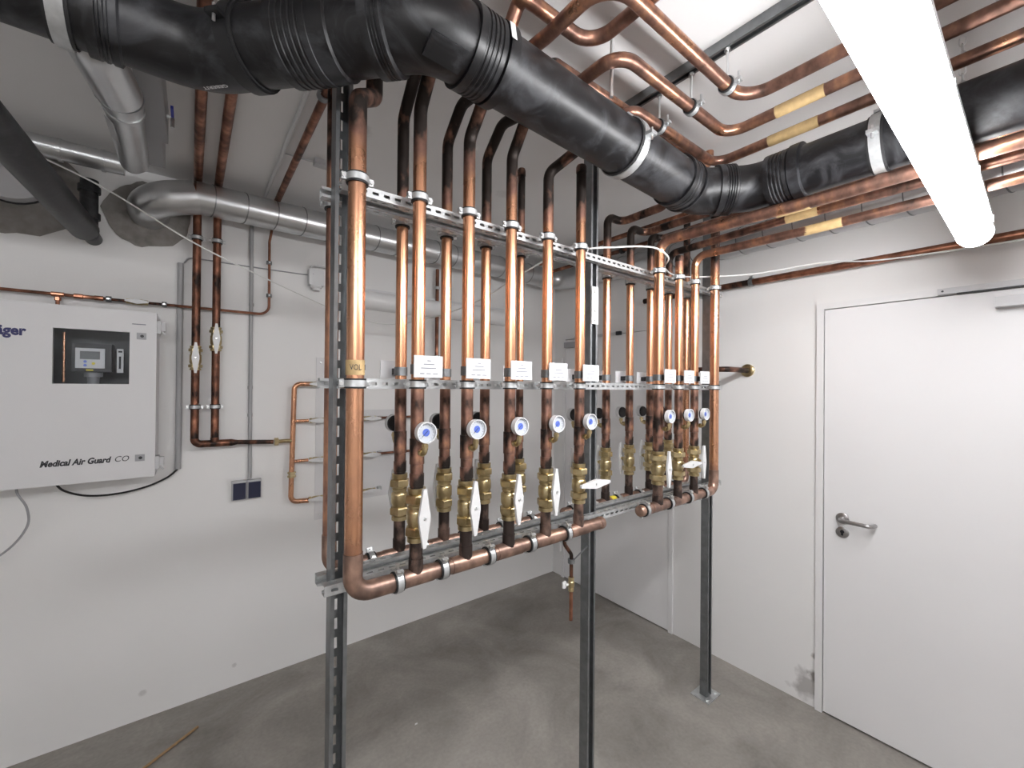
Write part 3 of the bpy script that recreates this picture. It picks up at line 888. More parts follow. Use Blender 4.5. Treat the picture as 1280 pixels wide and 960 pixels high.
# stickers and lettering on the pipe
def on_pipe(p, d, away, ang, body, size, fit, r):
    """print reading towards -d, centred at p, on the side turned by ang from straight below towards 'away'"""
    d = Vector(d).normalized()
    n = Vector((0,0,-1))*math.cos(ang) + Vector(away).normalized()*math.sin(ang)
    n = (n - d*n.dot(d)).normalized(); u = -d; v = n.cross(u)
    text(body, size, p + n*(r+.0012) - u*(fit/2) - v*(size*.35), u, v, t, 'card', 'lettering', 0, .0004, fit)
on_pipe(cl[1] + d1b*.034 + Vector((-.73,-.68,0))*.0045, d1b, (.73,.68,0), .02, 'GEBERIT', .013, .066, RB)
on_pipe(cl[3] + d45*.045, d45, (.7,.7,0), .25, 'GEBERIT', .010, .055, RB)
b = MB(); pp = cl[2] + dX*.158
nn = (Vector((0, -1, .25)) - dX*Vector((0,-1,.25)).dot(dX)).normalized()
b.obox(pp + nn*.0908, dX, dX.cross(nn), nn, .014, .045, .0012); obj('paper_sticker', b, 'card', t, smooth=False)
b = MB(); pp = cl[2] + dX*.02; nn = Vector((.15, -.45, -.88)); nn = (nn - dX*nn.dot(dX)).normalized()
b.obox(pp + nn*.081, dX, dX.cross(nn), nn, .085, .050, .006); obj('cast_panel', b, 'black', t, smooth=False)

def band_clamp(p, d, label, w=.026, rodtop=True, mat='galv'):
    d = Vector(d).normalized(); p = Vector(p)
    q = thing('band_clamp', label, 'clamp', p, 'band clamps of the black drain pipe')
    b = MB(); b._ring(p, d, RB+.0005, RB+.005, w+.012, 36); obj('rubber_lining', b, 'rubber', q)
    b = MB(); b._ring(p, d, RB+.0052, RB+.0085, w, 36); obj('steel_band', b, mat, q)
    side = d.cross(Vector((0,0,1))).normalized()
    b = MB(); c = p + Vector((0,0,RB+.014)); b.obox(c, d, side, (0,0,1), w, .05, .008); obj('clamp_plate', b, mat, q, smooth=False)
    for s in (-1, 1):
        b = MB(); c = p + side*s*(RB+.018); b.obox(c, d, side, (0,0,1), w, .022, .010); obj('ear', b, mat, q, smooth=False)
        b = MB(); b.lathe([(0,-.018),(.0035,-.018),(.0035,.018),(0,.018)], p + side*s*(RB+.020), (0,0,1), 8); obj('screw', b, 'zinc', q)
    if rodtop: b = MB(); b.lathe([(0,0),(.005,0),(.005,ZC-(p.z+RB+.018)),(0,ZC-(p.z+RB+.018))], p + Vector((0,0,RB+.018)), (0,0,1), 10); obj('threaded_rod', b, 'zinc', q)
    return q
band_clamp(cl[1] + Vector((-.235, 0, 0)), (1,0,0), 'bright steel band clamp on the black pipe at the far left')
band_clamp(cl[1] + d1b*.125, d1b, 'dark glossy band clamp on the slanting left part of the black pipe', .030, True, 'dark')
band_clamp(cl[2] + dX*.665, dX, 'steel band clamp on the black pipe above the middle post', .026, False)
band_clamp((-.903, -2.36, 2.3525), (0,1,0), 'steel band clamp on the black pipe beside the glowing lamp', .026, False)

# ================================================================== CEILING HANGERS
b = MB()
b.slotted((-1.31, -4.4, ZC-.002), (0,1,0), (1,0,0), (0,0,1), 2.72, .030, .002, .05, .025, .010)
b.box((-1.31, -4.4, ZC-.030), (-1.308, -1.68, ZC-.002)); b.box((-1.282, -4.4, ZC-.030), (-1.280, -1.68, ZC-.002))
b.box((-1.308, -4.4, ZC-.030), (-1.302, -1.68, ZC-.028)); b.box((-1.288, -4.4, ZC-.030), (-1.282, -1.68, ZC-.028))
tag(obj('ceiling_rail', b, 'galv_dark', None, smooth=False), 'dark steel strut rail fixed under the ceiling above the copper loops', 'rail')
def hanger(x, y, z, r, d, label):
    q = thing('rod_hanger', label, 'hanger', (x, y, z), 'rod hangers under the ceiling rail')
    b = MB(); b._ring((x,y,z), d, r+.0004, r+.0042, .026, 20); obj('rubber_lining', b, 'rubber', q)
    b = MB(); b._ring((x,y,z), d, r+.0043, r+.0065, .016, 20); obj('steel_band', b, 'galv', q)
    b = MB(); b.lathe([(0,0),(.0035,0),(.0035,ZC-.031-z-r-.006),(0,ZC-.031-z-r-.006)], (x,y,z+r+.006), (0,0,1), 8); obj('threaded_rod', b, 'zinc', q)
    b = MB(); b.lathe([(0,0),(.009,0),(.009,.008),(0,.008)], (x,y,ZC-.040), (0,0,1), 6); obj('nut', b, 'zinc', q)
    b = MB(); b.box((x-.009, y-r-.022, z-.004), (x+.009, y-r-.005, z+.004)); b.lathe([(0,-.012),(.003,-.012),(.003,.024),(0,.024)], (x, y-r-.014, z), (0,0,1), 8); obj('clamp_ear', b, 'galv', q, smooth=False)
    return q
hanger(-1.300, -2.095, 2.500, STD, (1,0,0), 'rod hanger holding the nearest copper loop under the ceiling rail')
hanger(-1.292, -1.980, 2.500, STD, (1,0,0), 'rod hanger holding the middle copper loop under the ceiling rail')
hanger(-1.284, -1.862, 2.500, STD, (1,0,0), 'rod hanger holding the copper loop closest to the black pipe')
b = MB(); b.lathe([(0,0),(.005,0),(.005,ZC-2.42),(0,ZC-2.42)], (-1.617, -1.930, 2.42), (0,0,1), 10)
tag(obj('threaded_rod', b, 'zinc'), 'lone threaded rod dropping from the ceiling onto the black pipe', 'rod')

# ================================================================== LIT LUMINAIRE
def luminaire(x0, x1, y, z, label, lit=True, group=None):
    q = thing('batten_luminaire', label, 'lamp', ((x0+x1)/2, y, z), group)
    q.rotation_euler = (0, 0, .010)
    W = .044; prof = []
    for k in range(21):                       # opal tube, open only under the narrow carrier on top
        a = math.radians(115 + 310*k/20)
        prof.append((W*math.cos(a), W*math.sin(a)))
    b = MB(); b.prism(prof, (x0, y, z), (0,1,0), (0,0,1), x1-x0); obj('diffuser', b, 'lamp' if lit else 'opal', q)
    b = MB(); b.box((x0, y-.040, z+.0445), (x1, y+.040, z+.060)); obj('carrier', b, 'plastic', q, smooth=False)
    n = 4
    for k in range(n):
        x = x0 + .10 + (x1-x0-.20)*k/(n-1)
        for s in (-1, 1):
            b = MB(); b.box((x-.009, y+s*.0460-.0018, z+.004), (x+.009, y+s*.0460+.0018, z+.020)); obj('clip', b, 'greylight', q, smooth=False)
    for x in (x0, x1):
        b = MB(); b.prism([(p[0]*1.03, p[1]*1.03) for p in prof], (x-.004 if x == x0 else x, y, z), (0,1,0), (0,0,1), .004); obj('end_plate', b, 'plastic', q, smooth=False)
    return q
LY = -2.513; LZ = 2.150
luminaire(-2.02, -.435, LY-.006, LZ, 'glowing white batten lamp hanging on chains near the right wall', True)
luminaire(-4.05, -2.45, -3.85, 2.36, 'added unseen batten lamp behind the camera for fill light', True)  # added lamp out of view, fills in light on the left side
def chain(x, y, z0, z1, label):
    q = thing('suspension_chain', label, 'chain', (x, y, z0), 'suspension chains of the lamps')
    n = int((z1-z0)/.021); me = None
    for k in range(n):
        z = z0 + (k+.5)*(z1-z0)/n
        if me is None:
            b = MB(); pts = []
            for i in range(12):
                a = 2*PI*i/12
                pts.append(Vector((.0065*math.cos(a), 0, .0075*math.sin(a) + (.006 if math.sin(a) > 0 else -.006))))
            pts.append(pts[0]); b.sweep(pts, [.0017]*13, 6, False); me = b.mesh('link'); me.materials.append(M['zinc'])
        o = bpy.data.objects.new('link', me); col.objects.link(o); o.parent = q
        o.location = (0, 0, z-z0); o.rotation_euler = (0, 0, PI/2*(k % 2))
    return q
chain(-.77, LY, LZ+.060, ZC, 'thin steel chain holding the far part of the glowing lamp')
chain(-1.55, LY, LZ+.060, ZC, 'thin steel chain holding the near part of the glowing lamp')
chain(-2.65, -3.85, 2.420, ZC, 'right chain of the added lamp behind the camera')  # this chain and the next hang the added fill lamp
chain(-3.85, -3.85, 2.420, ZC, 'left chain of the added lamp behind the camera')

# ================================================================== SPIRAL DUCT ROUND THE CORNER
RD = .075
t = thing('spiral_duct', 'silver spiral duct running along the back wall and round the corner', 'duct', (-1.4, -.165, 2.43))
path = [(-2.700, .0, 2.435), (-2.700, -.165, 2.437), (-2.40, -.165, 2.512), (-.150, -.165, 2.470), (-.150, -.45, 2.455), (-.105, -1.2, 2.437), (-.105, -4.78, 2.437)]
b = MB(); b.tube([(-2.700, -.002, 2.440), (-2.700, -.165, 2.455), (-2.52, -.165, 2.512)], RD+.002, .12, 28, 12, .05); obj('duct_elbow', b, 'duct', t)
b = MB(); b.tube([(-2.52, -.165, 2.512), (-.36, -.165, 2.500)], RD, 0, 28, 4, .2); obj('duct_pipe', b, 'duct', t)
b = MB(); b.tube([(-.36, -.165, 2.500), (-.105, -.165, 2.495), (-.105, -.42, 2.49)], RD+.002, .14, 28, 12, .05); obj('duct_elbow', b, 'duct', t)
b = MB(); b.tube([(-.105, -.42, 2.490), (-.105, -1.50, 2.440), (-.105, -4.78, 2.440)], RD, 0, 28, 4, .2); obj('duct_pipe', b, 'duct', t)
sm = None
def seam(p, d):
    q = Vector(d).normalized().to_track_quat('Z', 'Y')
    global sm
    if sm is None:
        b = MB(); b._ring((0,0,0), (0,0,1), RD-.0005, RD+.0022, .005, 28); sm = b.mesh('seam_ring'); sm.materials.append(M['galv_dark'])
    o = bpy.data.objects.new('seam_ring', sm); col.objects.link(o); o.parent = t
    o.location = Vector(p) - Vector(t.location); o.rotation_mode = 'QUATERNION'; o.rotation_quaternion = q
n = 16
for k in range(n):
    f = (k+.3)/n; seam(Vector((-2.50, -.165, 2.512)).lerp(Vector((-.38, -.165, 2.500)), f), (1, .22, 0))
for k in range(24):
    y = -.55 - k*.135
    z = 2.440 if y < -1.5 else 2.490 + (2.440-2.490)*(-.42-y)/1.08
    seam((-.105, y, z), (.22, 1, 0))

# ================================================================== RIGHT WALL PIPES
t = thing('wall_pipe', 'long dark copper pipe running above the near door on right wall', 'pipe', (-.055, -2.5, 2.19), 'copper pipes on the right wall')
b = MB(); b.tube([(-.055, -.95, 2.214), (-.055, -4.7, 2.208)], .0175, 0, 16, 4, .05, True, lambda p: .75 if p.y > -1.66 else .35); obj('pipe', b, 'copper_dull', t)
for y in (-1.645, -3.2):
    b = MB(); b._ring((-.055, y, 2.213), (0,1,0), .018, .0235, .020, 20); cp = obj('pipe_clip', b, 'galv_dark', t)
    b = MB(); b.lathe([(0,0),(.005,0),(.005,.031),(0,.031)], (-.0315, y, 2.213), (1,0,0), 8); b.box((-.062, y-.008, 2.236), (-.048, y+.008, 2.246)); obj('clip_stud', b, 'zinc', t)
t = thing('stub_pipe', 'short dark copper stub entering the right wall through a round flange', 'pipe', (-.15, -1.607, 1.69), 'copper pipes on the right wall')
b = MB(); b.tube([(-.001, -1.607, 1.722), (-.255, -1.607, 1.722), (-.255, -1.40, 1.722), (-.255, -1.40, 2.196)], .0150, .035, 14, 6, .03, True, tar_const(.85)); obj('pipe', b, 'copper_dull', t)
b = MB(); b.lathe([(0,0),(.036,0),(.036,.012),(.030,.016),(.0155,.017)], (0, -1.607, 1.722), (-1,0,0), 24); obj('wall_flange', b, 'brass', t)
t = thing('background_pipe', 'dark copper pipe crossing behind the rack near the corner', 'pipe', (-.42, -.7, 2.48), 'copper pipes near the corner')
b = MB(); b.tube([(-.42, -.27, 2.56), (-.42, -4.4, 2.545)], .0150, 0, 12, 4, .05, True, tar_const(.5)); obj('pipe', b, 'copper_dull', t)
t = thing('background_pipe', 'lower dark copper pipe with clip behind the rack near the corner', 'pipe', (-.33, -.7, 2.46), 'copper pipes near the corner')
b = MB(); b.tube([(-.30, -.27, 2.52), (-.30, -4.4, 2.50)], .0130, 0, 12, 4, .05, True, tar_const(.55)); obj('pipe', b, 'copper_dull', t)
b = MB(); b._ring((-.30, -.95, 2.516), (0,1,0), .0132, .020, .02, 16); obj('pipe_clip', b, 'dark', t)

# ================================================================== LEFT: BACK WALL PIPES
def wall_riser(x, ybend, zb, label, zvalve, foot):
    t = thing('wall_riser', label, 'pipe', (x, -.07, zb), 'copper pipes down the back wall')
    pts = [(x, -.07, zb), (x, -.07, 2.612), (x+.012, -3.9, 2.612)]
    b = MB(); b.tube(pts, .0175, .04, 16, 6, .04, True, lambda p: .72 if p.z < 2.2 else .42); obj('pipe', b, 'copper_dull', t)
    return t
wall_riser(-2.514, 0, 1.345, 'left copper pipe with white lever running down the back wall', 1.745, True)
wall_riser(-2.432, 0, 1.345, 'right copper pipe with white lever running down the back wall', 1.845, True)
for (x, z, w_) in ((-2.514, 1.745, 'left'), (-2.432, 1.845, 'right')):
    tv, R2 = valve_proto(.0176, .12, s=.72); lever(tv, R2, .12, .150, .0155)
    tv.location = (x, -.07, z-.06); tag(tv, f'brass valve with diamond-shaped white lever on the {w_} back wall pipe', 'valve', 'valves on the back wall pipes')
for z, w_ in ((2.345, 'upper'), (1.502, 'lower')):
    for x, s_ in ((-2.514, 'left'), (-2.432, 'right')):
        clamp(.0175, (x, -.07, z), f'{w_} steel clamp on the {s_} back wall copper pipe', 'clamps on the back wall pipes')
t = thing('collector_pipe', 'dark horizontal copper pipe joining the two back wall pipes', 'pipe', (-2.35, -.07, 1.30))
b = MB(); b.tube([(-2.514, -.07, 1.3445), (-2.514, -.07, 1.316), (-2.36, -.07, 1.314)], .0180, .03, 16, 6, .03, True, tar_const(.85)); obj('elbow_pipe', b, 'copper_dull', t)
b = MB(); b.sweep([Vector((-2.36, -.07, 1.314)), Vector((-2.335, -.07, 1.314)), Vector((-2.17, -.07, 1.303))], [.018, .0115, .0115], 14, True, tar_const(.75)); obj('reducer_pipe', b, 'copper_dull', t)
b = MB(); b.lathe([(.0185,.0),(.0185,.028)], (-2.432, -.07, 1.3165), (0,0,1), 14, tar_const(.8)); obj('branch_sleeve', b, 'copper_dull', t)

# small four-branch manifold
XM = -2.066
ROWS = (1.622, 1.410, 1.182, .955)
t = thing('branch_manifold', 'small bright copper manifold with four branches on the back wall', 'pipe', (XM, -.05, .95))
b = MB(); b.tube([(-1.985, -.05, ROWS[0]), (XM, -.05, ROWS[0]), (XM-.012, -.05, ROWS[3]), (-1.985, -.05, ROWS[3]-.006)], .0135, .035, 14, 6, .03, True, tar_const(.12)); obj('manifold_pipe', b, 'copper', t)
for k in (1, 2):
    b = MB(); b.tube([(XM-.005, -.05, ROWS[k]), (-1.99, -.05, ROWS[k])], .0095, 0, 12, 4, .03, True, tar_const(.12)); obj('branch', b, 'copper', t)
b = MB(); b.lathe([(.012,0),(.021,.001),(.021,.020),(.012,.021)], (-2.166, -.07, 1.303), (1,0,0), 6); b.tube([(-2.146, -.07, 1.303), (-2.11, -.06, 1.303), (XM-.005, -.05, 1.300)], .0105, .02, 12); obj('inlet_union', b, 'brass', t)
b = MB(); b.lathe([(.0138,0),(.022,.001),(.022,.012),(.0175,.013),(.0175,.022),(.022,.023),(.022,.032),(.0138,.033)], (XM-.008, -.05, 1.092), (0,0,1), 6); obj('union', b, 'brass', t, angle=20)
def mini_valve(x, z, label, tail):
    q = thing('branch_valve', label, 'valve', (x, -.05, z), 'small valves on the back wall plates')
    b = MB(); b.lathe([(.008,0),(.014,.001),(.014,.014),(.009,.016),(.0135,.022),(.0145,.038),(.0135,.056),(.009,.062),(.014,.064),(.014,.077),(.008,.078)], (x, -.05, z), (1,0,0), 12); obj('valve_body', b, 'brass', q)
    poly = [(-.055,-.004),(-.055,.004),(-.004,.0145),(.004,.0145),(.055,.004),(.055,-.004),(.004,-.0145),(-.004,-.0145)]
    b = MB(); b.prism(list(reversed(poly)), (x+.048, -.072, z), (1,0,0), (0,0,1), .006); lv = obj('lever', b, 'lever', q, smooth=False)
    b = MB(); b.lathe([(0,0),(.004,0),(.004,.0025),(0,.0025)], (x+.048, -.0782, z), (0,-1,0), 8); b.lathe([(0,0),(.005,0),(.005,.014),(0,.014)], (x+.048, -.0715, z), (0,1,0), 8); obj('lever_screw', b, 'zinc', q)
    if tail:
        b = MB(); b.tube([(x+.0785, -.05, z), (x+.0785+tail, -.05, z)], .0078, 0, 10, 4, .03, True, tar_const(.5)); obj('outlet_pipe', b, 'copper_dull', q)
    return q
for k, z in enumerate(ROWS):
    mini_valve(-1.985, z, f'{ORD[k]} small white-lever valve from the top beside the bright manifold', .23)
for k, z in enumerate(ROWS[1:]):
    mini_valve(-1.675, z, f'{ORD[k]} small white-lever valve from the top right of the thick riser', (.32, .36, 0)[k])
def plate(x0, x1, z0, z1, label):
    q = thing('mounting_plate', label, 'plate', ((x0+x1)/2, 0, z0), 'mounting plates on the back wall')
    b = MB(); b.box((x0, -.004, z0), (x1, -.0002, z1)); obj('sheet', b, 'cabinet', q, smooth=False)
    for (x, z) in ((x0+.025, z0+.03), (x0+.025, z1-.03), (x1-.02, z0+.03), (x1-.02, z1-.03)):
        b = MB(); b.lathe([(0,0),(.006,0),(.005,.003),(0,.0035)], (x, -.004, z), (0,-1,0), 10); obj('screw', b, 'zinc', q)
    for z in ROWS:
        if z0 < z < z1:
            b = MB(); b.box(((x0+x1)/2-.012, -.036, z-.010), ((x0+x1)/2+.012, -.0042, z+.010)); obj('valve_bracket', b, 'galv', q, smooth=False)
    return q
plate(-1.942, -1.80, .814, 1.780, 'tall grey mounting plate partly hidden behind the left strut post')
plate(-1.66, -1.46, .90, 1.46, 'shorter grey mounting plate with holes right of the thick riser')

# thin pipe above the cabinet
t = thing('thin_copper_line', 'thin copper line with small lever valve running above the white cabinet', 'pipe', (-2.7, -.045, 1.99))
b = MB(); b.tube([(-3.6, -.045, 2.000), (-2.195, -.045, 2.000), (-2.197, -.045, 2.40), (-2.187, -.055, 2.47)], .0068, .05, 10, 8, .03, True, lambda p: .35 if p.x > -2.6 or p.x < -2.9 else .8); obj('pipe', b, 'copper_dull', t)
b = MB(); b.tube([(-2.992, -.045, 2.0), (-2.992, -.045, 1.937)], .0068, 0, 10, 4, .03, True, tar_const(.3)); b.lathe([(.007,0),(.011,.001),(.011,.014),(.007,.015)], (-2.992, -.045, 1.972), (0,0,1), 6); b.lathe([(.007,-.02),(.010,-.019),(.010,.019),(.007,.02)], (-2.992, -.045, 2.0), (1,0,0), 10); obj('tee_drop', b, 'copper_dull', t)
b = MB(); b.lathe([(.007,-.05),(.011,-.048),(.011,-.02),(.009,-.018),(.009,.015),(.011,.018),(.011,.045),(.007,.047)], (-2.895, -.045, 2.0), (1,0,0), 8, tar_const(.3)); obj('coupling', b, 'copper_dull', t)
b = MB(); b.lathe([(.007,-.04),(.0115,-.038),(.0115,-.022),(.014,-.016),(.014,.016),(.0115,.022),(.0115,.038),(.007,.04)], (-2.735, -.045, 2.0), (1,0,0), 10); obj('valve_body', b, 'brass', t)
b = MB(); b.prism(list(reversed([(-.042,-.003),(-.042,.003),(0,.012),(.042,.003),(.042,-.003),(0,-.012)])), (-2.735, -.064, 2.0), (1,0,0), (0,0,1), .005); obj('lever', b, 'lever', t, smooth=False)
for (x, z, d) in ((-2.832, 2.0, (1,0,0)), (-2.637, 2.0, (1,0,0)), (-2.196, 2.105, (0,0,1)), (-2.197, 2.285, (0,0,1))):
    b = MB(); b._ring((x, -.045, z), d, .0070, .0135, .018, 16); c = obj('pipe_clip', b, 'galv_dark', t)
    b = MB(); b.lathe([(0,0),(.004,0),(.004,.033),(0,.033)], (x, -.033, z), (0,1,0), 8); b.lathe([(0,0),(.0045,0),(.0045,.008),(0,.008)], (x, -.058, z), (0,-1,0), 6); obj('clip_stud', b, 'zinc', c)

# lone vertical copper on the back wall between risers
t = thing('wall_copper_drop', 'dark vertical copper pipe on the back wall seen between the risers', 'pipe', (-1.175, -.05, 1.78))
b = MB(); b.tube([(-1.175, -.05, 1.80), (-1.175, -.05, 2.430)], .0125, 0, 12, 4, .03, True, tar_const(.55)); obj('pipe', b, 'copper_dull', t)
for z in (1.82, 2.30):
    b = MB(); b._ring((-1.175, -.05, z), (0,0,1), .0127, .0185, .018, 16); c = obj('pipe_clip', b, 'galv', t)

# conduits, switch, cables
b = MB(); b.tube([(-2.273, -.012, 1.105), (-2.278, -.012, 2.638)], .0095, 0, 12)
for z in (1.45, 1.60, 2.05): b._ring((-2.275, -.012, z), (0,0,1), .0096, .0118, .016, 12)
tag(obj('conduit', b, 'conduit'), 'grey conduit dropping straight to the twin dark switch', 'conduit', 'grey conduits on the back wall')
b = MB(); b.tube([(-2.578, -.014, 1.192), (-2.578, -.014, 2.22)], .0125, 0, 12); tag(obj('conduit', b, 'conduit'), 'thicker grey conduit just right of the white cabinet', 'conduit', 'grey conduits on the back wall')
t = thing('switch_pair', 'two dark blue light switches side by side on the back wall', 'switch', (-2.287, 0, .998))
for x0 in (-2.354, -2.285):
    b = MB(); b.box((x0, -.035, 1.000), (x0+.065, -.0005, 1.100)); bx_ = obj('switch_box', b, 'greylight', t, smooth=False)
    b = MB(); b.box((x0+.005, -.043, 1.004), (x0+.061, -.0355, 1.090)); obj('rocker', b, 'switch', t, smooth=False)
def cable(name, pts, r, mat, label, cat='cable', group=None, fil=.0):
    # Catmull-Rom through the given points
    P = [Vector(p) for p in pts]; out = []
    for i in range(len(P)-1):
        p0 = P[max(i-1,0)]; p1 = P[i]; p2 = P[i+1]; p3 = P[min(i+2, len(P)-1)]
        for k in range(8):
            s = k/8
            out.append(.5*((2*p1)+(p2-p0)*s+(2*p0-5*p1+4*p2-p3)*s*s+(3*p1-p0-3*p2+p3)*s**3))
    out.append(P[-1])
    b = MB(); b.sweep(out, [r]*len(out), 8)
    return tag(obj(name, b, mat), label, cat, group)
cable('power_cable', [(-2.980, -.12, 1.199), (-2.955, -.10, 1.155), (-2.89, -.07, 1.118), (-2.80, -.05, 1.108), (-2.70, -.035, 1.122), (-2.62, -.022, 1.155), (-2.578, -.014, 1.192)], .0045, 'dark', 'black cable looping from the cabinet bottom to the grey conduit')
cable('power_cable', [(-3.085, -.12, 1.199), (-3.082, -.12, 1.165), (-3.058, -.11, 1.10), (-3.060, -.10, 1.02), (-3.12, -.09, .93), (-3.25, -.08, .85), (-3.5, -.06, .80)], .0042, 'grey', 'grey cable curving away below the left part of the cabinet')
cable('thin_cable', [(-2.565, -.014, 2.222), (-2.545, -.012, 2.250), (-2.50, -.010, 2.256), (-2.40, -.008, 2.257), (-2.25, -.006, 2.258), (-2.00, -.006, 2.262), (-1.972, -.05, 2.262)], .0035, 'grey', 'thin grey cable running along the back wall to the unlit lamp')
cable('white_cord', [(-3.05, -.345, 2.490), (-2.82, -.30, 2.417), (-2.519, -.30, 2.253), (-2.15, -.30, 2.107), (-1.826, -.30, 2.000), (-1.60, -.32, 1.975), (-1.45, -.6, 2.005), (-1.372, -.9, 2.056), (-1.36, -1.15, 2.11), (-1.351, -1.36, 2.150), (-1.345, -1.5, 2.150), (-1.350, -1.62, 2.137), (-1.254, -1.66, 2.152), (-1.131, -1.68, 2.176), (-1.042, -1.70, 2.180), (-.955, -1.695, 2.160), (-.83, -1.60, 2.160), (-.60, -1.56, 2.17), (-.30, -1.75, 2.195), (-.10, -2.0, 2.235), (-.090, -2.2, 2.20), (-.090, -2.6, 2.18), (-.05, -3.2, 2.17)], .0035, 'cord', 'long white cord sagging from the left ducts over the top rail to right wall', 'cord')

# unlit batten lamp on the back wall
q = thing('wall_luminaire', 'unlit white batten lamp fixed along the back wall behind the risers', 'lamp', (-1.2, -.05, 2.12))
b = MB(); b.box((-1.80, -.045, 2.155), (-.40, -.001, 2.225)); obj('housing', b, 'plastic', q, smooth=False)
pr = [(.0, .0)]
prof = [(-.045 - .05*math.sin(PI*k/10), 2.10 + .055*(1-math.cos(PI*k/10))) for k in range(11)]
prof = [(-.001, 2.10)] + prof + [(-.001, 2.21)]
b = MB(); b.prism([(a, c) for a, c in prof], (-1.78, 0, 0), (0,1,0), (0,0,1), 1.36); obj('diffuser', b, 'opal', q)
t = thing('junction_box', 'small white junction box with cable loop beside the left post', 'box', (-1.955, -.03, 2.19))
b = MB(); b.box((-1.995, -.05, 2.200), (-1.915, -.001, 2.290)); obj('box_body', b, 'plastic', t, smooth=False)
b = MB(); b.lathe([(0,0),(.030,0),(.030,.012),(.022,.018),(.022,.030),(0,.030)], (-1.955, -.035, 2.1995), (0,0,-1), 14); obj('cable_gland', b, 'plastic', t)
b = MB(); b.tube([(-1.985, -.03, 2.2905), (-1.985, -.03, 2.315), (-1.88, -.03, 2.315), (-1.80, -.03, 2.215)], .005, .02, 8); obj('lead', b, 'plastic', t)

# ================================================================== WHITE CABINET
X0, X1, Z0, Z1, YB = -3.36, -2.655, 1.200, 1.935, -.21
t = thing('gas_monitor_cabinet', 'white wall cabinet with dark viewing window and gas monitor inside', 'cabinet', ((X0+X1)/2, -.1, Z0))
wx0, wx1, wz0, wz1 = -2.975, -2.745, 1.613, 1.840
b = MB()
b.box((X0, -.190, Z0), (X1, -.185+.18, Z0+.004)); b.box((X0, -.190, Z1-.004), (X1, -.005, Z1))
b.box((X0, -.190, Z0+.004), (X0+.004, -.005, Z1-.004)); b.box((X1-.004, -.190, Z0+.004), (X1, -.005, Z1-.004))
b.box((X0, -.005, Z0), (X1, -.001, Z1))
obj('cabinet_body', b, 'cabinet', t, smooth=False)
b = MB(); b.box((X0+.005, -.012, Z0+.005), (X1-.005, -.0055, Z1-.005)); obj('back_panel', b, 'inner', t, smooth=False)
b = MB()
b.box((X0, YB, Z0), (wx0, -.1905, Z1)); b.box((wx1, YB, Z0), (X1, -.1905, Z1))
b.box((wx0, YB, Z0), (wx1, -.1905, wz0)); b.box((wx0, YB, wz1), (wx1, -.1905, Z1))
dr = obj('cabinet_door', b, 'cabinet', t, smooth=False)
b = MB(); b.box((wx0+.0005, -.200, wz0+.0005), (wx1-.0005, -.197, wz1-.0005)); obj('window_pane', b, 'pane', dr, smooth=False)
for z in (1.826, 1.288):
    b = MB(); b.box((-2.722, YB-.004, z-.0145), (-2.690, YB-.0002, z+.0145)); lk = obj('lock', b, 'grey', t, smooth=False)
    b = MB(); b.lathe([(0,0),(.0065,0),(.0065,.001),(0,.001)], (-2.704, YB-.0042, z), (0,-1,0), 12); obj('lock_slot', b, 'ink', lk)
for z in (1.875, 1.262):
    b = MB(); b.box((X1+.0005, -.205, z-.032), (X1+.014, -.150, z+.026)); b.box((X1+.0145, -.200, z-.02), (X1+.030, -.165, z+.02)); b.tube([(X1+.016, -.20, z-.02), (X1+.030, -.20, z-.035)], .004, 0, 8); obj('latch', b, 'greylight', t, smooth=False)
# device behind the pane
b = MB(); b.box((-2.928, -.165, 1.665), (-2.806, -.085, 1.786)); dv = obj('monitor_case', b, 'dark', t, smooth=False)
b = MB(); b.box((-2.917, -.170, 1.680), (-2.827, -.1655, 1.765)); fp = obj('front_panel', b, 'plastic', dv, smooth=False)
b = MB(); b.box((-2.903, -.1715, 1.718), (-2.842, -.1703, 1.752)); obj('display', b, 'lcd', dv, smooth=False)
for (x, z, m_) in ((-2.887, 1.708, 'blue'), (-2.887, 1.692, 'blue'), (-2.862, 1.700, 'yellow')):
    b = MB(); b.lathe([(0,0),(.0055,0),(.0055,.001),(0,.001)], (x, -.1703, z), (0,-1,0), 12); obj('button', b, m_, dv)
b = MB(); b.box((-2.885, -.1665, 1.669), (-2.863, -.1652, 1.675)); obj('sticker', b, 'yellow', dv, smooth=False)
b = MB(); b.lathe([(.030,0),(.030,-.02),(.020,-.022),(.018,-.06),(.0,-.06)], (-2.868, -.12, 1.664), (0,0,1), 18); obj('sensor_neck', b, 'grey', t)
b = MB(); b.box((-2.790, -.16, 1.663), (-2.769, -.145, 1.768)); fm = obj('flow_meter', b, 'plastic', t, smooth=False)
b = MB(); b.box((-2.7835, -.1610, 1.680), (-2.7765, -.1602, 1.735)); b.box((-2.786, -.1610, 1.752), (-2.773, -.1602, 1.760)); obj('flow_scale', b, 'ink', fm, smooth=False)
b = MB(); b.tube([(-2.955, -.14, 1.62), (-2.955, -.14, 1.83)], .0045, 0, 10, 4, .03, True, tar_const(.1)); obj('sample_tube', b, 'copper', t)
text('Dr\u00e4ger', .052, (-3.175, YB-.0008, 1.803), (1,0,0), (0,0,1), t, 'navy', 'lettering', 0, .0022, .128)
text('Medical Air Guard', .034, (-3.006, YB-.0008, 1.278), (1,0,0), (0,0,1), t, 'ink', 'lettering', .25, .0014, .208)
text('CO', .034, (-2.790, YB-.0008, 1.278), (1,0,0), (0,0,1), t, 'ink', 'lettering', .22, 0, .045)
b = MB(); b.box((-2.738, YB-.0008, 1.876), (-2.692, YB-.0003, 1.880)); obj('small_print', b, 'print', t, smooth=False)

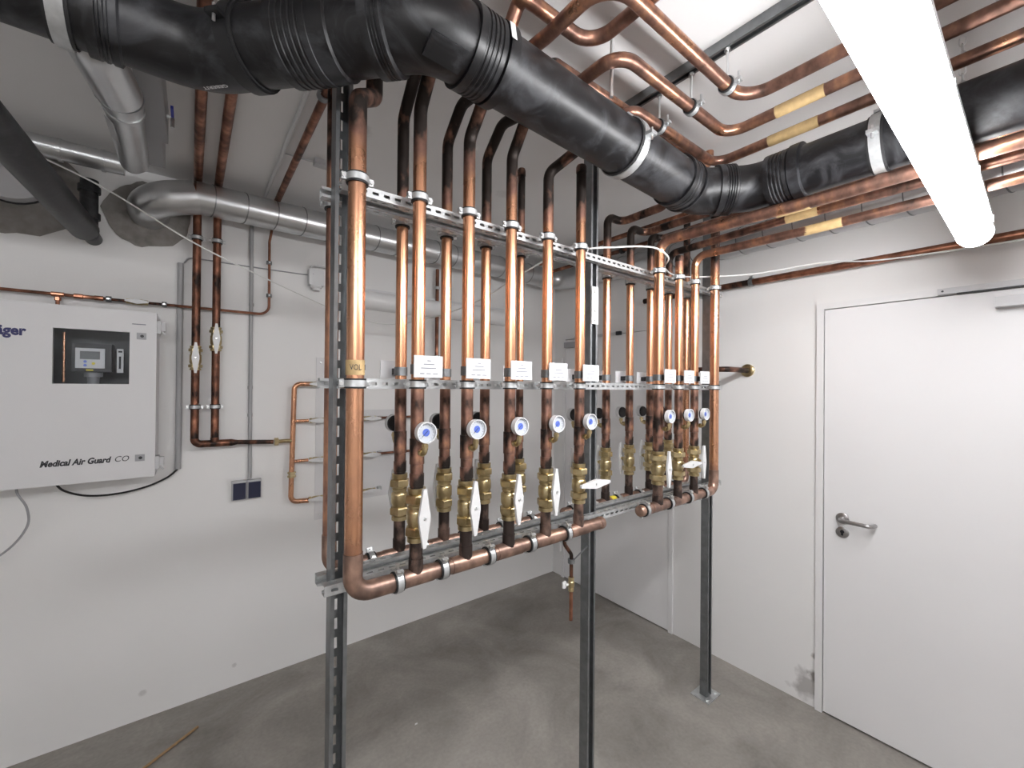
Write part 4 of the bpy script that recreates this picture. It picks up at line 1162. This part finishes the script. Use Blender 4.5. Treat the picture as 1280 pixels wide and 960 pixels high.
# ================================================================== TOP-LEFT DUCTWORK
t = thing('round_duct', 'dull round duct with crumpled label under the ceiling at far left', 'duct', (-2.705, -.9, 2.42))
b = MB(); b.tube([(-2.732, -1.29, ZC-.002), (-2.732, -1.29, 2.440), (-2.700, -1.06, 2.440)], .054, .06, 24, 8, .05); obj('duct_elbow', b, 'duct', t)
b = MB(); b.sweep([Vector((-2.700, -1.06, 2.44)), Vector((-2.697, -.99, 2.44)), Vector((-2.705, -.60, 2.44)), Vector((-2.712, -.56, 2.445)), Vector((-2.706, -.545, 2.45))], [.056, .045, .043, .036, .018], 24); obj('duct_pipe', b, 'duct', t)
b = MB(); b._ring((-2.697, -.985, 2.44), (0,1,0), .0452, .049, .012, 24); obj('duct_bead', b, 'duct', t)
b = MB(); b.obox((-2.7325, -.88, 2.4085), (0,1,0), (.7,0,-.7), (.7,0,.7), .14, .030, .001); obj('crumpled_label', b, 'greylight', t, smooth=False)
b = MB(); b.box((-2.672, -2.2, 2.52), (-2.607, -.64, 2.638)); b.box((-2.690, -.64, 2.52), (-2.625, -.40, 2.638))
tag(obj('cable_trunking', b, 'grey', None, smooth=False), 'square grey trunking under the ceiling beside the round duct', 'trunking')
t = thing('bleed_valve', 'tiny chrome valve with blue handle beside the grey trunking', 'valve', (-2.595, -.79, 2.47))
b = MB(); b.tube([(-2.606, -.79, 2.55), (-2.590, -.79, 2.55), (-2.590, -.79, 2.515)], .006, .006, 10); obj('valve_body', b, 'zinc', t)
b = MB(); b.box((-2.594, -.86, 2.546), (-2.586, -.80, 2.556)); obj('handle', b, 'bluehandle', t, smooth=False)
t = thing('branch_duct', 'short silver duct running horizontally in the far left corner', 'duct', (-2.9, -.25, 2.5))
b = MB(); b.tube([(-3.9, -.25, 2.545), (-2.765, -.25, 2.548)], .040, 0, 22, 4, .1); obj('duct_pipe', b, 'duct', t)
for x in (-3.06, -2.955, -2.83):
    b = MB(); b._ring((x, -.25, 2.547), (1,0,0), .0402, .044, .012, 22); obj('duct_bead', b, 'duct', t)
t = thing('corner_drain', 'black drain pipe sloping to an elbow on the far left wall', 'pipe', (-2.93, -.3, 2.24))
b = MB(); b.tube([(-4.2, -1.20, 2.34), (-2.965, -1.20, 2.30), (-2.905, -.115, 2.285)], .050, .08, 22, 6, .1); obj('sloping_pipe', b, 'black', t)
b = MB(); b.tube([(-2.890, -.115, 2.50), (-2.890, -.115, 2.275), (-2.890, -.001, 2.275)], .030, .045, 20, 8, .05); obj('drop_pipe', b, 'black', t)
for z in (2.345, 2.46):
    b = MB(); b._ring((-2.890, -.115, z), (0,0,1), .030, .037, .026, 22); obj('coupling', b, 'black', t)
t = thing('wall_sleeve', 'wide pale pipe sleeve set in rough mortar at the left edge', 'pipe', (-3.13, -.03, 2.37))
b = MB(); b.lathe([(.118,0),(.125,0),(.125,.06),(.118,.06),(.118,.0)][1:4] + [(.0,.058)], (-3.135, -.006, 2.497), (0,-1,0), 30); obj('sleeve', b, 'greylight', t)
b = MB(); b._ring((-3.135, -.012, 2.497), (0,1,0), .1255, .131, .008, 30); obj('seal', b, 'rubber', t)
# ceiling copper and conduits above the left
t = thing('ceiling_copper_pipe', 'dark copper pipe slanting along the ceiling left of the rack', 'pipe', (-2.185, -.7, 2.56))
b = MB(); b.tube([(-2.180, -.10, 2.585), (-2.190, -3.9, 2.585)], .0145, 0, 14, 4, .05, True, tar_const(.5)); obj('pipe', b, 'copper_dull', t)
b = MB(); b._ring((-2.188, -1.19, 2.585), (0,1,0), .0147, .021, .022, 18); b.lathe([(0,0),(.004,0),(.004,.033),(0,.033)], (-2.188, -1.19, 2.606), (0,0,1), 8); obj('pipe_clip', b, 'galv_dark', t)
b = MB(); b.tube([(-2.226, -.09, 2.625), (-2.215, -3.0, 2.625)], .0085, 0, 10); tag(obj('conduit', b, 'plastic'), 'thin white conduit along the ceiling left of the slanting copper pipe', 'conduit', 'white conduits on the ceiling')
b = MB(); b.tube([(-2.216, -.62, 2.631), (-2.10, -.62, 2.631)], .003, 0, 8); b.box((-2.10, -.66, 2.612), (-2.02, -.62, 2.6385)); tag(obj('sensor_box', b, 'greylight', None, smooth=False), 'small grey sensor box on the ceiling left of the rack', 'box')

# stick on the floor
b = MB(); b.tube([(-2.70, -.378, .006), (-2.488, -.226, .006)], .0055, 0, 8); tag(obj('wooden_stick', b, 'wood'), 'thin wooden stick lying on the concrete floor by the back wall', 'stick')

for k, (x, y, sz, lb) in enumerate(((-1.66, -.82, .008, 'tiny white paint flake on the floor under the front header'), (-1.70, -1.15, .009, 'tiny white paint flake on the floor nearest the camera'))):
    b = MB(); b.prism([(-sz,-sz*.4),(sz*.7,-sz*.5),(sz,sz*.3),(-sz*.4,sz*.5)], (x, y, .0005), (1,0,0), (0,1,0), .002); tag(obj('paint_flake', b, 'plastic', None, smooth=False), lb, 'debris', 'paint flakes on the floor')
